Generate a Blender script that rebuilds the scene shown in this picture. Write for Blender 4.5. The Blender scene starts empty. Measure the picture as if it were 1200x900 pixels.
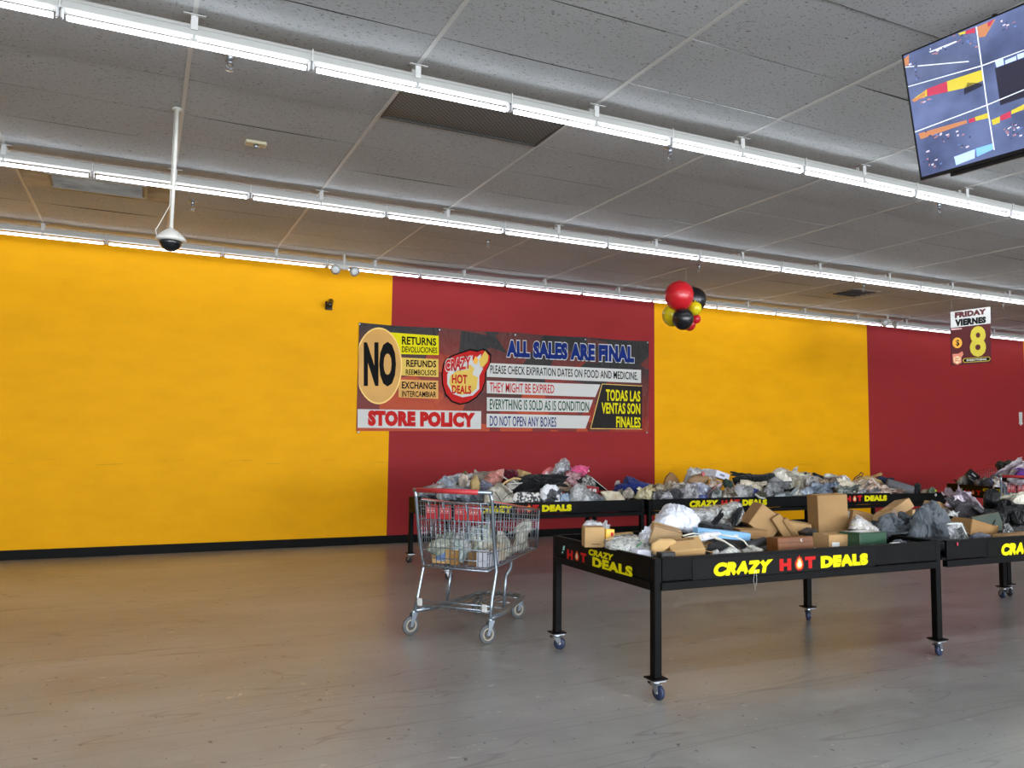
import bpy, math, random
from mathutils import Vector, Matrix, noise, Euler
random.seed(7)
S = bpy.context.scene
COL = S.collection
# ------------------------------------------------------------------ camera
CH = 1.31                                   # eye height
FPX, PITCH, YAW, ROLL = 922.24, 4.3635, 25.0785, .6743
p, y_, r_ = map(math.radians, (PITCH, YAW, ROLL))
FW = Vector((math.sin(y_)*math.cos(p), math.cos(y_)*math.cos(p), math.sin(p)))
R0 = Vector((math.cos(y_), -math.sin(y_), 0)); U0 = R0.cross(FW)
RT = R0*math.cos(r_)+U0*math.sin(r_); UP = U0*math.cos(r_)-R0*math.sin(r_)
EYE = Vector((0, 0, CH))
cd = bpy.data.cameras.new('camera'); cam = bpy.data.objects.new('camera', cd); COL.objects.link(cam)
cd.sensor_width = 36; cd.lens = FPX/1200*36; cd.clip_start = .05; cd.clip_end = 200
m = Matrix.Identity(4)
for i in range(3):
    m[i][0] = RT[i]; m[i][1] = UP[i]; m[i][2] = -FW[i]; m[i][3] = EYE[i]
cam.matrix_world = m
S.camera = cam
# ------------------------------------------------------------------ world, exposure
W = bpy.data.worlds.new('world'); S.world = W; W.use_nodes = True
W.node_tree.nodes['Background'].inputs[0].default_value = (.5, .55, .6, 1)
W.node_tree.nodes['Background'].inputs[1].default_value = .02
S.view_settings.view_transform = 'Standard'; S.view_settings.look = 'None'
S.view_settings.exposure = 0.72; S.view_settings.gamma = 1; S.view_settings.use_curve_mapping = False
TUBE_POWER = 8.5
# daylight from the shop windows in the wall behind the viewer
for wx in (-3.5, 4.5, 12.5):
    ld = bpy.data.lights.new('window_daylight', 'AREA'); ld.shape = 'RECTANGLE'; ld.size = 6.4; ld.size_y = 2.5
    ld.color = (.88, .94, 1.0); ld.energy = 480
    lo = bpy.data.objects.new('window_daylight', ld); COL.objects.link(lo); lo.location = (wx, -8.85, 1.6); lo.rotation_euler = (math.radians(90), 0, 0)
S.cycles.max_bounces = 8; S.cycles.diffuse_bounces = 5; S.cycles.glossy_bounces = 3
S.cycles.transparent_max_bounces = 10; S.cycles.caustics_reflective = False; S.cycles.caustics_refractive = False
S.cycles.sample_clamp_indirect = 6

def ray(px, py): return (FW*FPX+RT*(px-600)-UP*(py-450)).normalized()
def aty(px, py, y):                          # point of a photo pixel on the plane y
    d = ray(px, py); return EYE+d*(y/d.y)
def atz(px, py, z):
    d = ray(px, py); return EYE+d*((z-CH)/d.z)
def zceil(y): return CH+2.14+.0185*y         # the ceiling climbs very slightly towards the back wall
# ------------------------------------------------------------------ materials
MATS = {}
def lin(c): return tuple(((v/255+.055)/1.055)**2.4 if v/255 > .04045 else v/255/12.92 for v in c)
def N(nt, t, **k):
    n = nt.nodes.new(t)
    for a, b in k.items():
        if a in n.inputs: n.inputs[a].default_value = b
        else: setattr(n, a, b)
    return n
def mat(name, rgb, rough=.6, metal=0, bump=0, bscale=40, var=0, vscale=6, emit=0, coat=0, alpha=1, rgb2=None, spec=.5, stretch=None, thr=None, sheen=0):
    """one procedural principled material: colour rgb (0-255 sRGB), noise mixed towards rgb2, noise bump"""
    if name in MATS: return MATS[name]
    M = bpy.data.materials.new(name); M.use_nodes = True; nt = M.node_tree
    b = nt.nodes['Principled BSDF']; c = lin(rgb)
    b.inputs['Base Color'].default_value = (*c, 1); b.inputs['Roughness'].default_value = rough
    b.inputs['Metallic'].default_value = metal; b.inputs['Coat Weight'].default_value = coat
    b.inputs['Specular IOR Level'].default_value = spec
    if sheen: b.inputs['Sheen Weight'].default_value = sheen
    if alpha < 1: b.inputs['Alpha'].default_value = alpha
    if emit: b.inputs['Emission Color'].default_value = (*c, 1); b.inputs['Emission Strength'].default_value = emit
    tc = N(nt, 'ShaderNodeTexCoord'); src = tc.outputs['Object']
    if stretch:
        mp = N(nt, 'ShaderNodeMapping'); mp.inputs['Scale'].default_value = stretch
        nt.links.new(src, mp.inputs[0]); src = mp.outputs[0]
    if var or rgb2:
        n = N(nt, 'ShaderNodeTexNoise', Scale=vscale, Detail=5.0); nt.links.new(src, n.inputs['Vector'])
        r = N(nt, 'ShaderNodeValToRGB')
        c2 = lin(rgb2) if rgb2 else tuple(v*(1-var) for v in c); c1 = c if rgb2 else tuple(min(1, v*(1+var*.6)) for v in c)
        lo, hi = thr or (.35, .65)
        r.color_ramp.elements[0].position = lo; r.color_ramp.elements[1].position = hi
        r.color_ramp.elements[0].color = (*c2, 1); r.color_ramp.elements[1].color = (*c1, 1)
        nt.links.new(n.outputs[0], r.inputs[0]); nt.links.new(r.outputs[0], b.inputs['Base Color'])
    if bump:
        n = N(nt, 'ShaderNodeTexNoise', Scale=bscale, Detail=3.0); nt.links.new(src, n.inputs['Vector'])
        bp = N(nt, 'ShaderNodeBump', Strength=bump, Distance=.01); nt.links.new(n.outputs[0], bp.inputs['Height'])
        nt.links.new(bp.outputs[0], b.inputs['Normal'])
    MATS[name] = M; return M
# ------------------------------------------------------------------ mesh builder
class MB:
    def __init__(s): s.v = []; s.f = []; s.sm = []
    def add(s, vs, fs, smooth=False):
        o = len(s.v); s.v += [tuple(a) for a in vs]; s.f += [tuple(i+o for i in f) for f in fs]; s.sm += [smooth]*len(fs); return s
    def box(s, c, d, rot=None, bev=0):
        x, y, z = (a/2 for a in d); c = Vector(c)
        if bev:
            b = bev; vs = []; idx = {}
            for i, sx in enumerate((-1, 1)):
                for j, sy in enumerate((-1, 1)):
                    for k, sz in enumerate((-1, 1)):
                        for a in range(3):
                            q = [sx*x, sy*y, sz*z]
                            for e, sg in enumerate((sx, sy, sz)):
                                if e != a: q[e] -= sg*b
                            idx[(i, j, k, a)] = len(vs); vs.append(Vector(q))
            fs = []
            I = idx
            for sgn in (0, 1):
                q = [I[(sgn, 0, 0, 0)], I[(sgn, 1, 0, 0)], I[(sgn, 1, 1, 0)], I[(sgn, 0, 1, 0)]]; fs.append(q if sgn else q[::-1])
                q = [I[(0, sgn, 0, 1)], I[(0, sgn, 1, 1)], I[(1, sgn, 1, 1)], I[(1, sgn, 0, 1)]]; fs.append(q if sgn else q[::-1])
                q = [I[(0, 0, sgn, 2)], I[(1, 0, sgn, 2)], I[(1, 1, sgn, 2)], I[(0, 1, sgn, 2)]]; fs.append(q if sgn else q[::-1])
            for j in (0, 1):
                for k in (0, 1): fs.append([I[(0, j, k, 1)], I[(1, j, k, 1)], I[(1, j, k, 2)], I[(0, j, k, 2)]])
            for i in (0, 1):
                for k in (0, 1): fs.append([I[(i, 0, k, 0)], I[(i, 1, k, 0)], I[(i, 1, k, 2)], I[(i, 0, k, 2)]])
            for i in (0, 1):
                for j in (0, 1): fs.append([I[(i, j, 0, 0)], I[(i, j, 1, 0)], I[(i, j, 1, 1)], I[(i, j, 0, 1)]])
            for i in (0, 1):
                for j in (0, 1):
                    for k in (0, 1): fs.append([I[(i, j, k, 0)], I[(i, j, k, 1)], I[(i, j, k, 2)]])
        else:
            vs = [Vector((sx*x, sy*y, sz*z)) for sx in (-1, 1) for sy in (-1, 1) for sz in (-1, 1)]
            fs = [(0, 1, 3, 2), (4, 6, 7, 5), (0, 4, 5, 1), (2, 3, 7, 6), (0, 2, 6, 4), (1, 5, 7, 3)]
        if rot: R = Euler(rot).to_matrix() if not isinstance(rot, Matrix) else rot; vs = [R @ v for v in vs]
        return s.add([v+c for v in vs], fs)
    def tube(s, pts, r, n=8, cap=True, smooth=True):
        pts = [Vector(p) for p in pts]; rs = r if isinstance(r, (list, tuple)) else [r]*len(pts)
        vs = []; prev = None
        for i, P in enumerate(pts):
            t = (pts[min(i+1, len(pts)-1)]-pts[max(i-1, 0)]).normalized()
            if prev is None:
                a = Vector((0, 0, 1)) if abs(t.z) < .9 else Vector((1, 0, 0)); u = t.cross(a).normalized()
            else: u = (prev-t*prev.dot(t)).normalized()
            prev = u; w = t.cross(u)
            for k in range(n):
                an = 2*math.pi*k/n; vs.append(P+(u*math.cos(an)+w*math.sin(an))*rs[i])
        fs = [(i*n+k, i*n+(k+1) % n, (i+1)*n+(k+1) % n, (i+1)*n+k) for i in range(len(pts)-1) for k in range(n)]
        s.add(vs, fs, smooth)
        if cap:
            o = len(s.v)-len(vs); L = (len(pts)-1)*n
            s.f += [tuple(o+k for k in range(n))[::-1], tuple(o+L+k for k in range(n))]; s.sm += [False]*2
        return s
    def lathe(s, prof, c, axis='Z', n=16, smooth=True):
        c = Vector(c); vs = []
        for (r, h) in prof:
            for k in range(n):
                a = 2*math.pi*k/n; x, y = r*math.cos(a), r*math.sin(a)
                q = {'Z': (x, y, h), 'X': (h, x, y), 'Y': (x, h, y)}[axis] if isinstance(axis, str) else axis @ Vector((x, y, h))
                vs.append(c+Vector(q))
        m_ = len(prof)
        fs = [(i*n+k, i*n+(k+1) % n, (i+1)*n+(k+1) % n, (i+1)*n+k) for i in range(m_-1) for k in range(n)]
        fs += [tuple(range(n))[::-1], tuple((m_-1)*n+k for k in range(n))]
        return s.add(vs, fs, smooth)
    def plate(s, poly, nrm, th):               # flat polygon with thickness
        nrm = Vector(nrm); n = len(poly); a = [Vector(q) for q in poly]; b = [q-nrm*th for q in a]
        fs = [tuple(range(n)), tuple(range(n, 2*n))[::-1]]+[(i, i+n, (i+1) % n+n, (i+1) % n) for i in range(n)]
        return s.add(a+b, fs)
    def build(s, name, mt, parent=None, **tags):
        me = bpy.data.meshes.new(name); me.from_pydata(s.v, [], s.f); me.polygons.foreach_set('use_smooth', s.sm)
        me.materials.append(mt); me.update()
        return link(name, me, parent, **tags)
def link(name, me, parent=None, **tags):
    o = bpy.data.objects.new(name, me); COL.objects.link(o)
    if parent: o.parent = parent; o.matrix_parent_inverse = Matrix.Translation(-Vector(PPOS.get(parent.name, (0, 0, 0))))
    for k, v in tags.items():
        if v: o[k] = v
    return o
PPOS = {}
def thing(name, loc, label, category, group=None):      # Empty at the thing's base; children are given in world coordinates
    o = bpy.data.objects.new(name, None); COL.objects.link(o); o.location = loc; o.empty_display_size = .1
    o['label'] = label; o['category'] = category
    if group: o['group'] = group
    PPOS[o.name] = tuple(loc); return o
def world_origin(o):                                     # move a mesh's origin to its own base centre
    me = o.data; vs = [v.co for v in me.vertices]
    lo = [min(v[i] for v in vs) for i in range(3)]; hi = [max(v[i] for v in vs) for i in range(3)]
    c = Vector(((lo[0]+hi[0])/2, (lo[1]+hi[1])/2, lo[2])); me.transform(Matrix.Translation(-c)); o.location = c; PPOS[o.name] = tuple(c); return o
# ------------------------------------------------------------------ lettering (flat print)
def text_mesh(txt, off, shear=0):
    cu = bpy.data.curves.new('t', 'FONT'); cu.body = txt; cu.size = 1; cu.offset = off; cu.shear = shear; cu.resolution_u = 3; cu.space_character = 1.0+off*1.2
    ob = bpy.data.objects.new('t', cu); me = bpy.data.meshes.new_from_object(ob)
    vs = [tuple(v.co) for v in me.vertices]; fs = [tuple(q.vertices) for q in me.polygons]
    bpy.data.objects.remove(ob); bpy.data.meshes.remove(me); bpy.data.curves.remove(cu); return vs, fs
def lettering(txt, surf, q, mt, parent, off=.02, extra=0, lift=.002, shear=0, name='lettering', outline=None):
    """q = (x0,y0,x1,y1[,y0b,y1b]) box on the surf(u,v,lift) surface; letters are stretched to fill it"""
    vs, fs = text_mesh(txt, off, shear)
    x0 = min(v[0] for v in vs); x1 = max(v[0] for v in vs); y0 = min(v[1] for v in vs); y1 = max(v[1] for v in vs)
    def put(vs, fs, mt, lift):
        out = []
        for v in vs:
            a = (v[0]-x0)/(x1-x0); b = (v[1]-y0)/(y1-y0)
            ya, yb = (q[1], q[3]) if len(q) == 4 else (q[1]+(q[4]-q[1])*a, q[3]+(q[5]-q[3])*a)
            out.append(surf(q[0]+(q[2]-q[0])*a, ya+(yb-ya)*b, lift))
        return MB().add(out, fs).build(name, mt, parent)
    o = put(vs, fs, mt, lift)
    if outline:
        v2, f2 = text_mesh(txt, off+outline[0], shear)
        # keep letter spacing of the inner text: rescale by the centre positions
        dx0 = min(v[0] for v in v2); dx1 = max(v[0] for v in v2); pad = outline[0]
        v2 = [(x0-pad+(v[0]-dx0)/(dx1-dx0)*(x1-x0+2*pad), v[1], 0) for v in v2]
        put(v2, f2, outline[1], lift*.6)
    return o
def decal(poly, surf, mt, parent, lift=.001, name='printed_patch'):
    return MB().add([surf(a, b, lift) for a, b in poly], [tuple(range(len(poly)))]).build(name, mt, parent)
def flame(surf, cx, cy, r, parent, lift=.002):           # ring flame that stands for the O of HOT
    P = lambda pts: [(cx+a*r, cy+b*r) for a, b in pts]
    circ = [(math.cos(i*math.pi/8), math.sin(i*math.pi/8)-.1) for i in range(16)]
    decal(P([(.95, -.3), (.85, .35), (.55, .75), (.5, 1.1), (.25, .9), (.05, 1.45), (-.2, .95), (-.45, 1.15), (-.5, .75), (-.9, .4), (-.98, -.2), (-.75, -.8), (-.3, -1.1), (.3, -1.1), (.75, -.85)]), surf, M_red_print, parent, lift, 'flame')
    decal(P([(.62, -.3), (.6, .2), (.35, .5), (.3, .95), (.1, .6), (-.05, 1.15), (-.2, .6), (-.4, .85), (-.45, .3), (-.68, .1), (-.65, -.45), (-.35, -.8), (.35, -.8)]), surf, M_orange_print, parent, lift*1.5, 'flame_core')
    decal(P([(.42, -.3), (.35, .1), (.15, .3), (.1, .7), (-.1, .35), (-.25, .6), (-.3, .1), (-.48, -.15), (-.3, -.5), (.2, -.5)]), surf, M_white_print, parent, lift*2, 'flame_highlight')
M_red_print = mat('red_print', (190, 34, 32), .6, spec=.1); M_orange_print = mat('orange_print', (245, 170, 50), .5)
M_white_print = mat('white_print', (206, 206, 202), .6, spec=.1); M_yel_print = mat('yellow_print', (226, 214, 12), .6, spec=.1)
M_black_print = mat('black_print', (12, 12, 12), .6, spec=.08); M_blue_print = mat('blue_print', (20, 42, 112), .6, spec=.1)
M_green_print = mat('green_print', (16, 76, 46), .6, spec=.1); M_amber_print = mat('amber_print', (240, 176, 40), .5)
# ------------------------------------------------------------------ setting materials
def floor_material():
    M = bpy.data.materials.new('polished_concrete'); M.use_nodes = True; nt = M.node_tree; b = nt.nodes['Principled BSDF']; L = nt.links.new
    tc = N(nt, 'ShaderNodeTexCoord'); o = tc.outputs['Object']
    def ramp(src, a, ca, b_, cb):
        r = N(nt, 'ShaderNodeValToRGB'); e = r.color_ramp.elements
        e[0].position = a; e[1].position = b_; e[0].color = (*ca, 1); e[1].color = (*cb, 1); L(src, r.inputs[0]); return r.outputs[0]
    def mapped(scale, rot=0):
        mp = N(nt, 'ShaderNodeMapping'); mp.inputs['Scale'].default_value = scale; mp.inputs['Rotation'].default_value = (0, 0, rot); L(o, mp.inputs[0]); return mp.outputs[0]
    def mix(f, a, b_, mode='MIX'):
        m_ = N(nt, 'ShaderNodeMix', data_type='RGBA', blend_type=mode)
        if isinstance(f, float): m_.inputs[0].default_value = f
        else: L(f, m_.inputs[0])
        L(a, m_.inputs[6])
        if isinstance(b_, tuple): m_.inputs[7].default_value = (*b_, 1)
        else: L(b_, m_.inputs[7])
        return m_.outputs[2]
    n1 = N(nt, 'ShaderNodeTexNoise', Scale=.55, Detail=6.0, Roughness=.6); L(mapped((1, 1.6, 1)), n1.inputs['Vector'])
    base = ramp(n1.outputs[0], .35, lin((134, 133, 129)), .65, lin((160, 159, 155)))
    n2 = N(nt, 'ShaderNodeTexNoise', Scale=5.0, Detail=8.0, Roughness=.7); L(o, n2.inputs['Vector'])
    base = mix(.5, base, ramp(n2.outputs[0], .3, (.36, .35, .34), .7, (.62, .62, .62)), 'OVERLAY')
    # pale chips and scuffs, gathered in patches
    n3 = N(nt, 'ShaderNodeTexNoise', Scale=15.0, Detail=6.0, Roughness=.65, Distortion=.5); L(mapped((1, 1.3, 1), .5), n3.inputs['Vector'])
    n4 = N(nt, 'ShaderNodeTexNoise', Scale=1.3, Detail=2.0); L(o, n4.inputs['Vector'])
    mul = N(nt, 'ShaderNodeMath', operation='MULTIPLY'); L(ramp(n3.outputs[0], .63, (0, 0, 0), .66, (1, 1, 1)), mul.inputs[0]); L(ramp(n4.outputs[0], .5, (0, 0, 0), .62, (1, 1, 1)), mul.inputs[1])
    base = mix(mul.outputs[0], base, lin((188, 184, 172)))
    n5 = N(nt, 'ShaderNodeTexNoise', Scale=20.0, Detail=2.0); L(mapped((1.5, 1, 1), 1.2), n5.inputs['Vector'])
    base = mix(ramp(n5.outputs[0], .70, (0, 0, 0), .72, (.8, .8, .8)), base, lin((62, 60, 58)))
    # long fine scratches
    for sc, rot, w_ in (((.22, 3.2, 1), .25, .0035), ((.3, 2.6, 1), 1.1, .003), ((.25, 2.9, 1), -.5, .003)):
        n6 = N(nt, 'ShaderNodeTexNoise', Scale=1.1, Detail=1.5, Distortion=.25); L(mapped(sc, rot), n6.inputs['Vector'])
        s1 = N(nt, 'ShaderNodeMath', operation='SUBTRACT'); s1.inputs[1].default_value = .5; L(n6.outputs[0], s1.inputs[0])
        s2 = N(nt, 'ShaderNodeMath', operation='ABSOLUTE'); L(s1.outputs[0], s2.inputs[0])
        base = mix(ramp(s2.outputs[0], w_*.4, (.45, .45, .45), w_, (0, 0, 0)), base, lin((92, 88, 82)))
    L(base, b.inputs['Base Color'])
    rr = ramp(n2.outputs[0], .3, (.30,)*3, .7, (.44,)*3); L(rr, b.inputs['Roughness']); b.inputs['Specular IOR Level'].default_value = .6
    b.inputs['Coat Weight'].default_value = .25; b.inputs['Coat Roughness'].default_value = .16
    bp = N(nt, 'ShaderNodeBump', Strength=.12, Distance=.004); L(n2.outputs[0], bp.inputs['Height']); L(bp.outputs[0], b.inputs['Normal'])
    return M
def wall_material(bands):
    """painted drywall: constant colour bands along x, rolled paint, light scuffs"""
    M = bpy.data.materials.new('striped_wall_paint'); M.use_nodes = True; nt = M.node_tree; b = nt.nodes['Principled BSDF']; L = nt.links.new
    tc = N(nt, 'ShaderNodeTexCoord'); sx = N(nt, 'ShaderNodeSeparateXYZ'); L(tc.outputs['Object'], sx.inputs[0])
    mr = N(nt, 'ShaderNodeMapRange'); mr.inputs[1].default_value = -10; mr.inputs[2].default_value = 26; L(sx.outputs[0], mr.inputs[0])
    r = N(nt, 'ShaderNodeValToRGB'); r.color_ramp.interpolation = 'CONSTANT'
    Yc, Rc = lin((238, 169, 0)), lin((150, 42, 44))
    for i, (x, c) in enumerate(bands):
        e = r.color_ramp.elements[i] if i < 2 else r.color_ramp.elements.new((x+10)/36)
        e.position = (x+10)/36; e.color = (*(Yc if c == 'y' else Rc), 1)
    L(mr.outputs[0], r.inputs[0])
    n = N(nt, 'ShaderNodeTexNoise', Scale=1.5, Detail=6.0, Roughness=.65); mp = N(nt, 'ShaderNodeMapping'); mp.inputs['Scale'].default_value = (1, 1, 2.5)
    L(tc.outputs['Object'], mp.inputs[0]); L(mp.outputs[0], n.inputs['Vector'])
    rr = N(nt, 'ShaderNodeValToRGB'); rr.color_ramp.elements[0].position = .25; rr.color_ramp.elements[1].position = .6
    rr.color_ramp.elements[0].color = (.86, .86, .86, 1); rr.color_ramp.elements[1].color = (1, 1, 1, 1); L(n.outputs[0], rr.inputs[0])
    mx = N(nt, 'ShaderNodeMix', data_type='RGBA', blend_type='MULTIPLY'); mx.inputs[0].default_value = .7; L(r.outputs[0], mx.inputs[6]); L(rr.outputs[0], mx.inputs[7])
    # scuff line at trolley height
    n2 = N(nt, 'ShaderNodeTexNoise', Scale=2.2, Detail=4.0); mp2 = N(nt, 'ShaderNodeMapping'); mp2.inputs['Scale'].default_value = (1, 1, 30)
    L(tc.outputs['Object'], mp2.inputs[0]); L(mp2.outputs[0], n2.inputs['Vector'])
    zz = N(nt, 'ShaderNodeMapRange'); zz.inputs[1].default_value = .28; zz.inputs[2].default_value = 0.0; L(sx.outputs[2], zz.inputs[0])
    d = N(nt, 'ShaderNodeMath', operation='SUBTRACT'); d.inputs[1].default_value = 1.05; L(sx.outputs[2], d.inputs[0])
    a = N(nt, 'ShaderNodeMath', operation='ABSOLUTE'); L(d.outputs[0], a.inputs[0])
    lt = N(nt, 'ShaderNodeMath', operation='LESS_THAN'); lt.inputs[1].default_value = .035; L(a.outputs[0], lt.inputs[0])
    r2 = N(nt, 'ShaderNodeValToRGB'); r2.color_ramp.elements[0].position = .62; r2.color_ramp.elements[1].position = .7; L(n2.outputs[0], r2.inputs[0])
    mu = N(nt, 'ShaderNodeMath', operation='MULTIPLY'); L(lt.outputs[0], mu.inputs[0]); L(r2.outputs[0], mu.inputs[1])
    mu2 = N(nt, 'ShaderNodeMath', operation='MULTIPLY'); mu2.inputs[1].default_value = .45; L(mu.outputs[0], mu2.inputs[0])
    m3 = N(nt, 'ShaderNodeMix', data_type='RGBA'); L(mu2.outputs[0], m3.inputs[0]); L(mx.outputs[2], m3.inputs[6]); m3.inputs[7].default_value = (.12, .07, .05, 1)
    L(m3.outputs[2], b.inputs['Base Color']); b.inputs['Roughness'].default_value = .6; b.inputs['Specular IOR Level'].default_value = .12
    nb = N(nt, 'ShaderNodeTexNoise', Scale=120.0, Detail=2.0); L(tc.outputs['Object'], nb.inputs['Vector'])
    bp = N(nt, 'ShaderNodeBump', Strength=.08, Distance=.003); L(nb.outputs[0], bp.inputs['Height']); L(bp.outputs[0], b.inputs['Normal'])
    return M
def tile_material():
    M = bpy.data.materials.new('mineral_fibre_tile'); M.use_nodes = True; nt = M.node_tree; b = nt.nodes['Principled BSDF']; L = nt.links.new
    tc = N(nt, 'ShaderNodeTexCoord'); geo = N(nt, 'ShaderNodeNewGeometry')
    n = N(nt, 'ShaderNodeTexNoise', Scale=95.0, Detail=2.0, Distortion=.8); mp = N(nt, 'ShaderNodeMapping'); mp.inputs['Scale'].default_value = (.55, 1.1, 1)
    L(geo.outputs['Position'], mp.inputs[0]); L(mp.outputs[0], n.inputs['Vector'])
    r = N(nt, 'ShaderNodeValToRGB'); e = r.color_ramp.elements; e[0].position = .62; e[1].position = .665
    e[0].color = (*lin((196, 198, 200)), 1); e[1].color = (*lin((132, 129, 124)), 1); L(n.outputs[0], r.inputs[0])
    n2 = N(nt, 'ShaderNodeTexNoise', Scale=.8, Detail=3.0); L(geo.outputs['Position'], n2.inputs['Vector'])
    r2 = N(nt, 'ShaderNodeValToRGB'); r2.color_ramp.elements[0].color = (.88, .88, .87, 1); r2.color_ramp.elements[1].color = (1, 1, 1, 1); r2.color_ramp.elements[0].position = .3; r2.color_ramp.elements[1].position = .6
    L(n2.outputs[0], r2.inputs[0])
    mx = N(nt, 'ShaderNodeMix', data_type='RGBA', blend_type='MULTIPLY'); mx.inputs[0].default_value = 1; L(r.outputs[0], mx.inputs[6]); L(r2.outputs[0], mx.inputs[7])
    oi = N(nt, 'ShaderNodeObjectInfo'); hm = N(nt, 'ShaderNodeMapRange'); hm.inputs[3].default_value = .93; hm.inputs[4].default_value = 1.0; L(oi.outputs['Random'], hm.inputs[0])
    m2 = N(nt, 'ShaderNodeMix', data_type='RGBA', blend_type='MULTIPLY'); m2.inputs[0].default_value = 1; L(mx.outputs[2], m2.inputs[6]); L(hm.outputs[0], m2.inputs[7])
    L(m2.outputs[2], b.inputs['Base Color']); b.inputs['Roughness'].default_value = .9; b.inputs['Specular IOR Level'].default_value = .1
    bp = N(nt, 'ShaderNodeBump', Strength=.5, Distance=.004, invert=True); L(n.outputs[0], bp.inputs['Height']); L(bp.outputs[0], b.inputs['Normal'])
    return M
def perforated(name, c1, c2, sc):
    M = bpy.data.materials.new(name); M.use_nodes = True; nt = M.node_tree; b = nt.nodes['Principled BSDF']; L = nt.links.new
    tc = N(nt, 'ShaderNodeTexCoord'); ck = N(nt, 'ShaderNodeTexChecker', Scale=sc); L(tc.outputs['Object'], ck.inputs['Vector'])
    ck.inputs[1].default_value = (*lin(c1), 1); ck.inputs[2].default_value = (*lin(c2), 1); L(ck.outputs[0], b.inputs['Base Color']); b.inputs['Roughness'].default_value = .6
    return M
# ------------------------------------------------------------------ room shell
WY = 10.08; X0, X1, Y0 = -8.0, 22.0, -9.0
M_floor = floor_material()
bands = [(-10, 'r'), (-5.5, 'y'), (2.897, 'r'), (7.044, 'y'), (11.73, 'r'), (16.27, 'y'), (20.5, 'r')]
M_wall = wall_material(bands)
M_grid = mat('white_ceiling_grid', (205, 204, 200), .5)
M_void = mat('dark_plenum', (40, 39, 37), .9)
M_trim = mat('black_vinyl_base', (13, 13, 13), .5, var=.3, spec=.08)
M_side = mat('side_wall_paint', (176, 172, 160), .7, var=.1)
def quad(name, pts, mt, **t): return MB().add(pts, [(0, 1, 2, 3)]).build(name, mt, None, **t)
quad('floor', [(X0, Y0, 0), (X1, Y0, 0), (X1, WY, 0), (X0, WY, 0)], M_floor, kind='structure')
MB().box(((X0+X1)/2, WY+.1, 2.0), (X1-X0+.4, .2, 4.4)).build('wall_back', M_wall, None, kind='structure')
MB().box((X0-.1, (Y0+WY)/2, 2), (.2, WY-Y0, 4.4)).build('wall_left', M_side, None, kind='structure')
MB().box((X1+.1, (Y0+WY)/2, 2), (.2, WY-Y0, 4.4)).build('wall_right', M_side, None, kind='structure')
MB().box(((X0+X1)/2, Y0-.1, 2), (X1-X0+.4, .2, 4.4)).build('wall_front', M_side, None, kind='structure')
MB().box(((X0+X1)/2, WY-.006, .052), (X1-X0, .012, .104), bev=.003).build('baseboard_back', M_trim, None, kind='structure')
for n_, wx in enumerate((-3.5, 4.5, 12.5)):
    w_ = MB(); 
    for s_ in (-1, 1): w_.box((wx+s_*3.3, Y0+.05, 1.6), (.08, .1, 2.7)); w_.box((wx, Y0+.05, 1.6+s_*1.32), (6.68, .1, .08))
    for k_ in (-1, 1): w_.box((wx+k_*1.1, Y0+.04, 1.6), (.05, .06, 2.6))
    w_.build('window_%d' % (n_+1), mat('window_aluminium', (120, 122, 124), .4, 1), None, kind='structure')
# --- ceiling: dark void board, tiles, main rails and cross rails
M_tile = tile_material()
TX0, TP = .155, 1.2192; TY0, TQ = 3.93, .6096
tile_ranges = (-2, 13, -3, 9)                 # tiles built one by one
def slope_rot(): return Euler((math.atan(.0185), 0, 0))
bx0 = TX0+TP*tile_ranges[0]; bx1 = TX0+TP*(tile_ranges[1]+1); by0 = TY0+TQ*tile_ranges[2]; by1 = WY
ceil_o = MB().add([(X0, Y0, zceil(Y0)+.05), (X0, WY, zceil(WY)+.05), (X1, WY, zceil(WY)+.05), (X1, Y0, zceil(Y0)+.05)], [(0, 1, 2, 3)]).build('ceiling', M_void, None, kind='structure')
def tile_mesh(sag, seed, mt, w=TP-.022, d=TQ-.007):
    nx, ny = 6, 4; vs = []; 
    for j in range(ny+1):
        for i in range(nx+1):
            u, v = i/nx, j/ny
            vs.append(((u-.5)*w, (v-.5)*d, -sag*math.sin(math.pi*u)*(.55+.45*math.sin(math.pi*v))))
    fs = [(j*(nx+1)+i, (j+1)*(nx+1)+i, (j+1)*(nx+1)+i+1, j*(nx+1)+i+1) for j in range(ny) for i in range(nx)]
    o = len(vs); rim = [0, nx, (ny+1)*(nx+1)-1, ny*(nx+1)]
    vs += [vs[k] for k in rim]+[(vs[k][0], vs[k][1], .018) for k in rim]; fs += [(o+a, o+(a+1) % 4, o+4+(a+1) % 4, o+4+a) for a in range(4)]
    me = bpy.data.meshes.new('ceiling_tile'); me.from_pydata(vs, [], fs); me.polygons.foreach_set('use_smooth', [k < nx*ny for k in range(len(fs))]); me.materials.append(mt); return me
tmeshes = [tile_mesh(s, i, M_tile) for i, s in enumerate((.002, .005, .009, .013, .004))]
M_vent = perforated('perforated_dark_panel', (74, 75, 74), (128, 128, 124), 55)
vent_spots = {(1, 1), (-1, 6)}
rt = random.Random(3); count = 0
for i in range(tile_ranges[0], tile_ranges[1]+1):
    for j in range(tile_ranges[2], tile_ranges[3]+1):
        if (i, j) in vent_spots: continue
        yc = TY0+TQ*(j+.5)
        if yc > WY-.28: continue
        o = link('ceiling_tile', rt.choice(tmeshes), ceil_o); o.location = (TX0+TP*(i+.5), yc, zceil(yc)+rt.uniform(0, .003)); o.rotation_euler = (math.atan(.0185)+rt.uniform(-.004, .004), rt.uniform(-.001, .001), 0)
        count += 1
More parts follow.
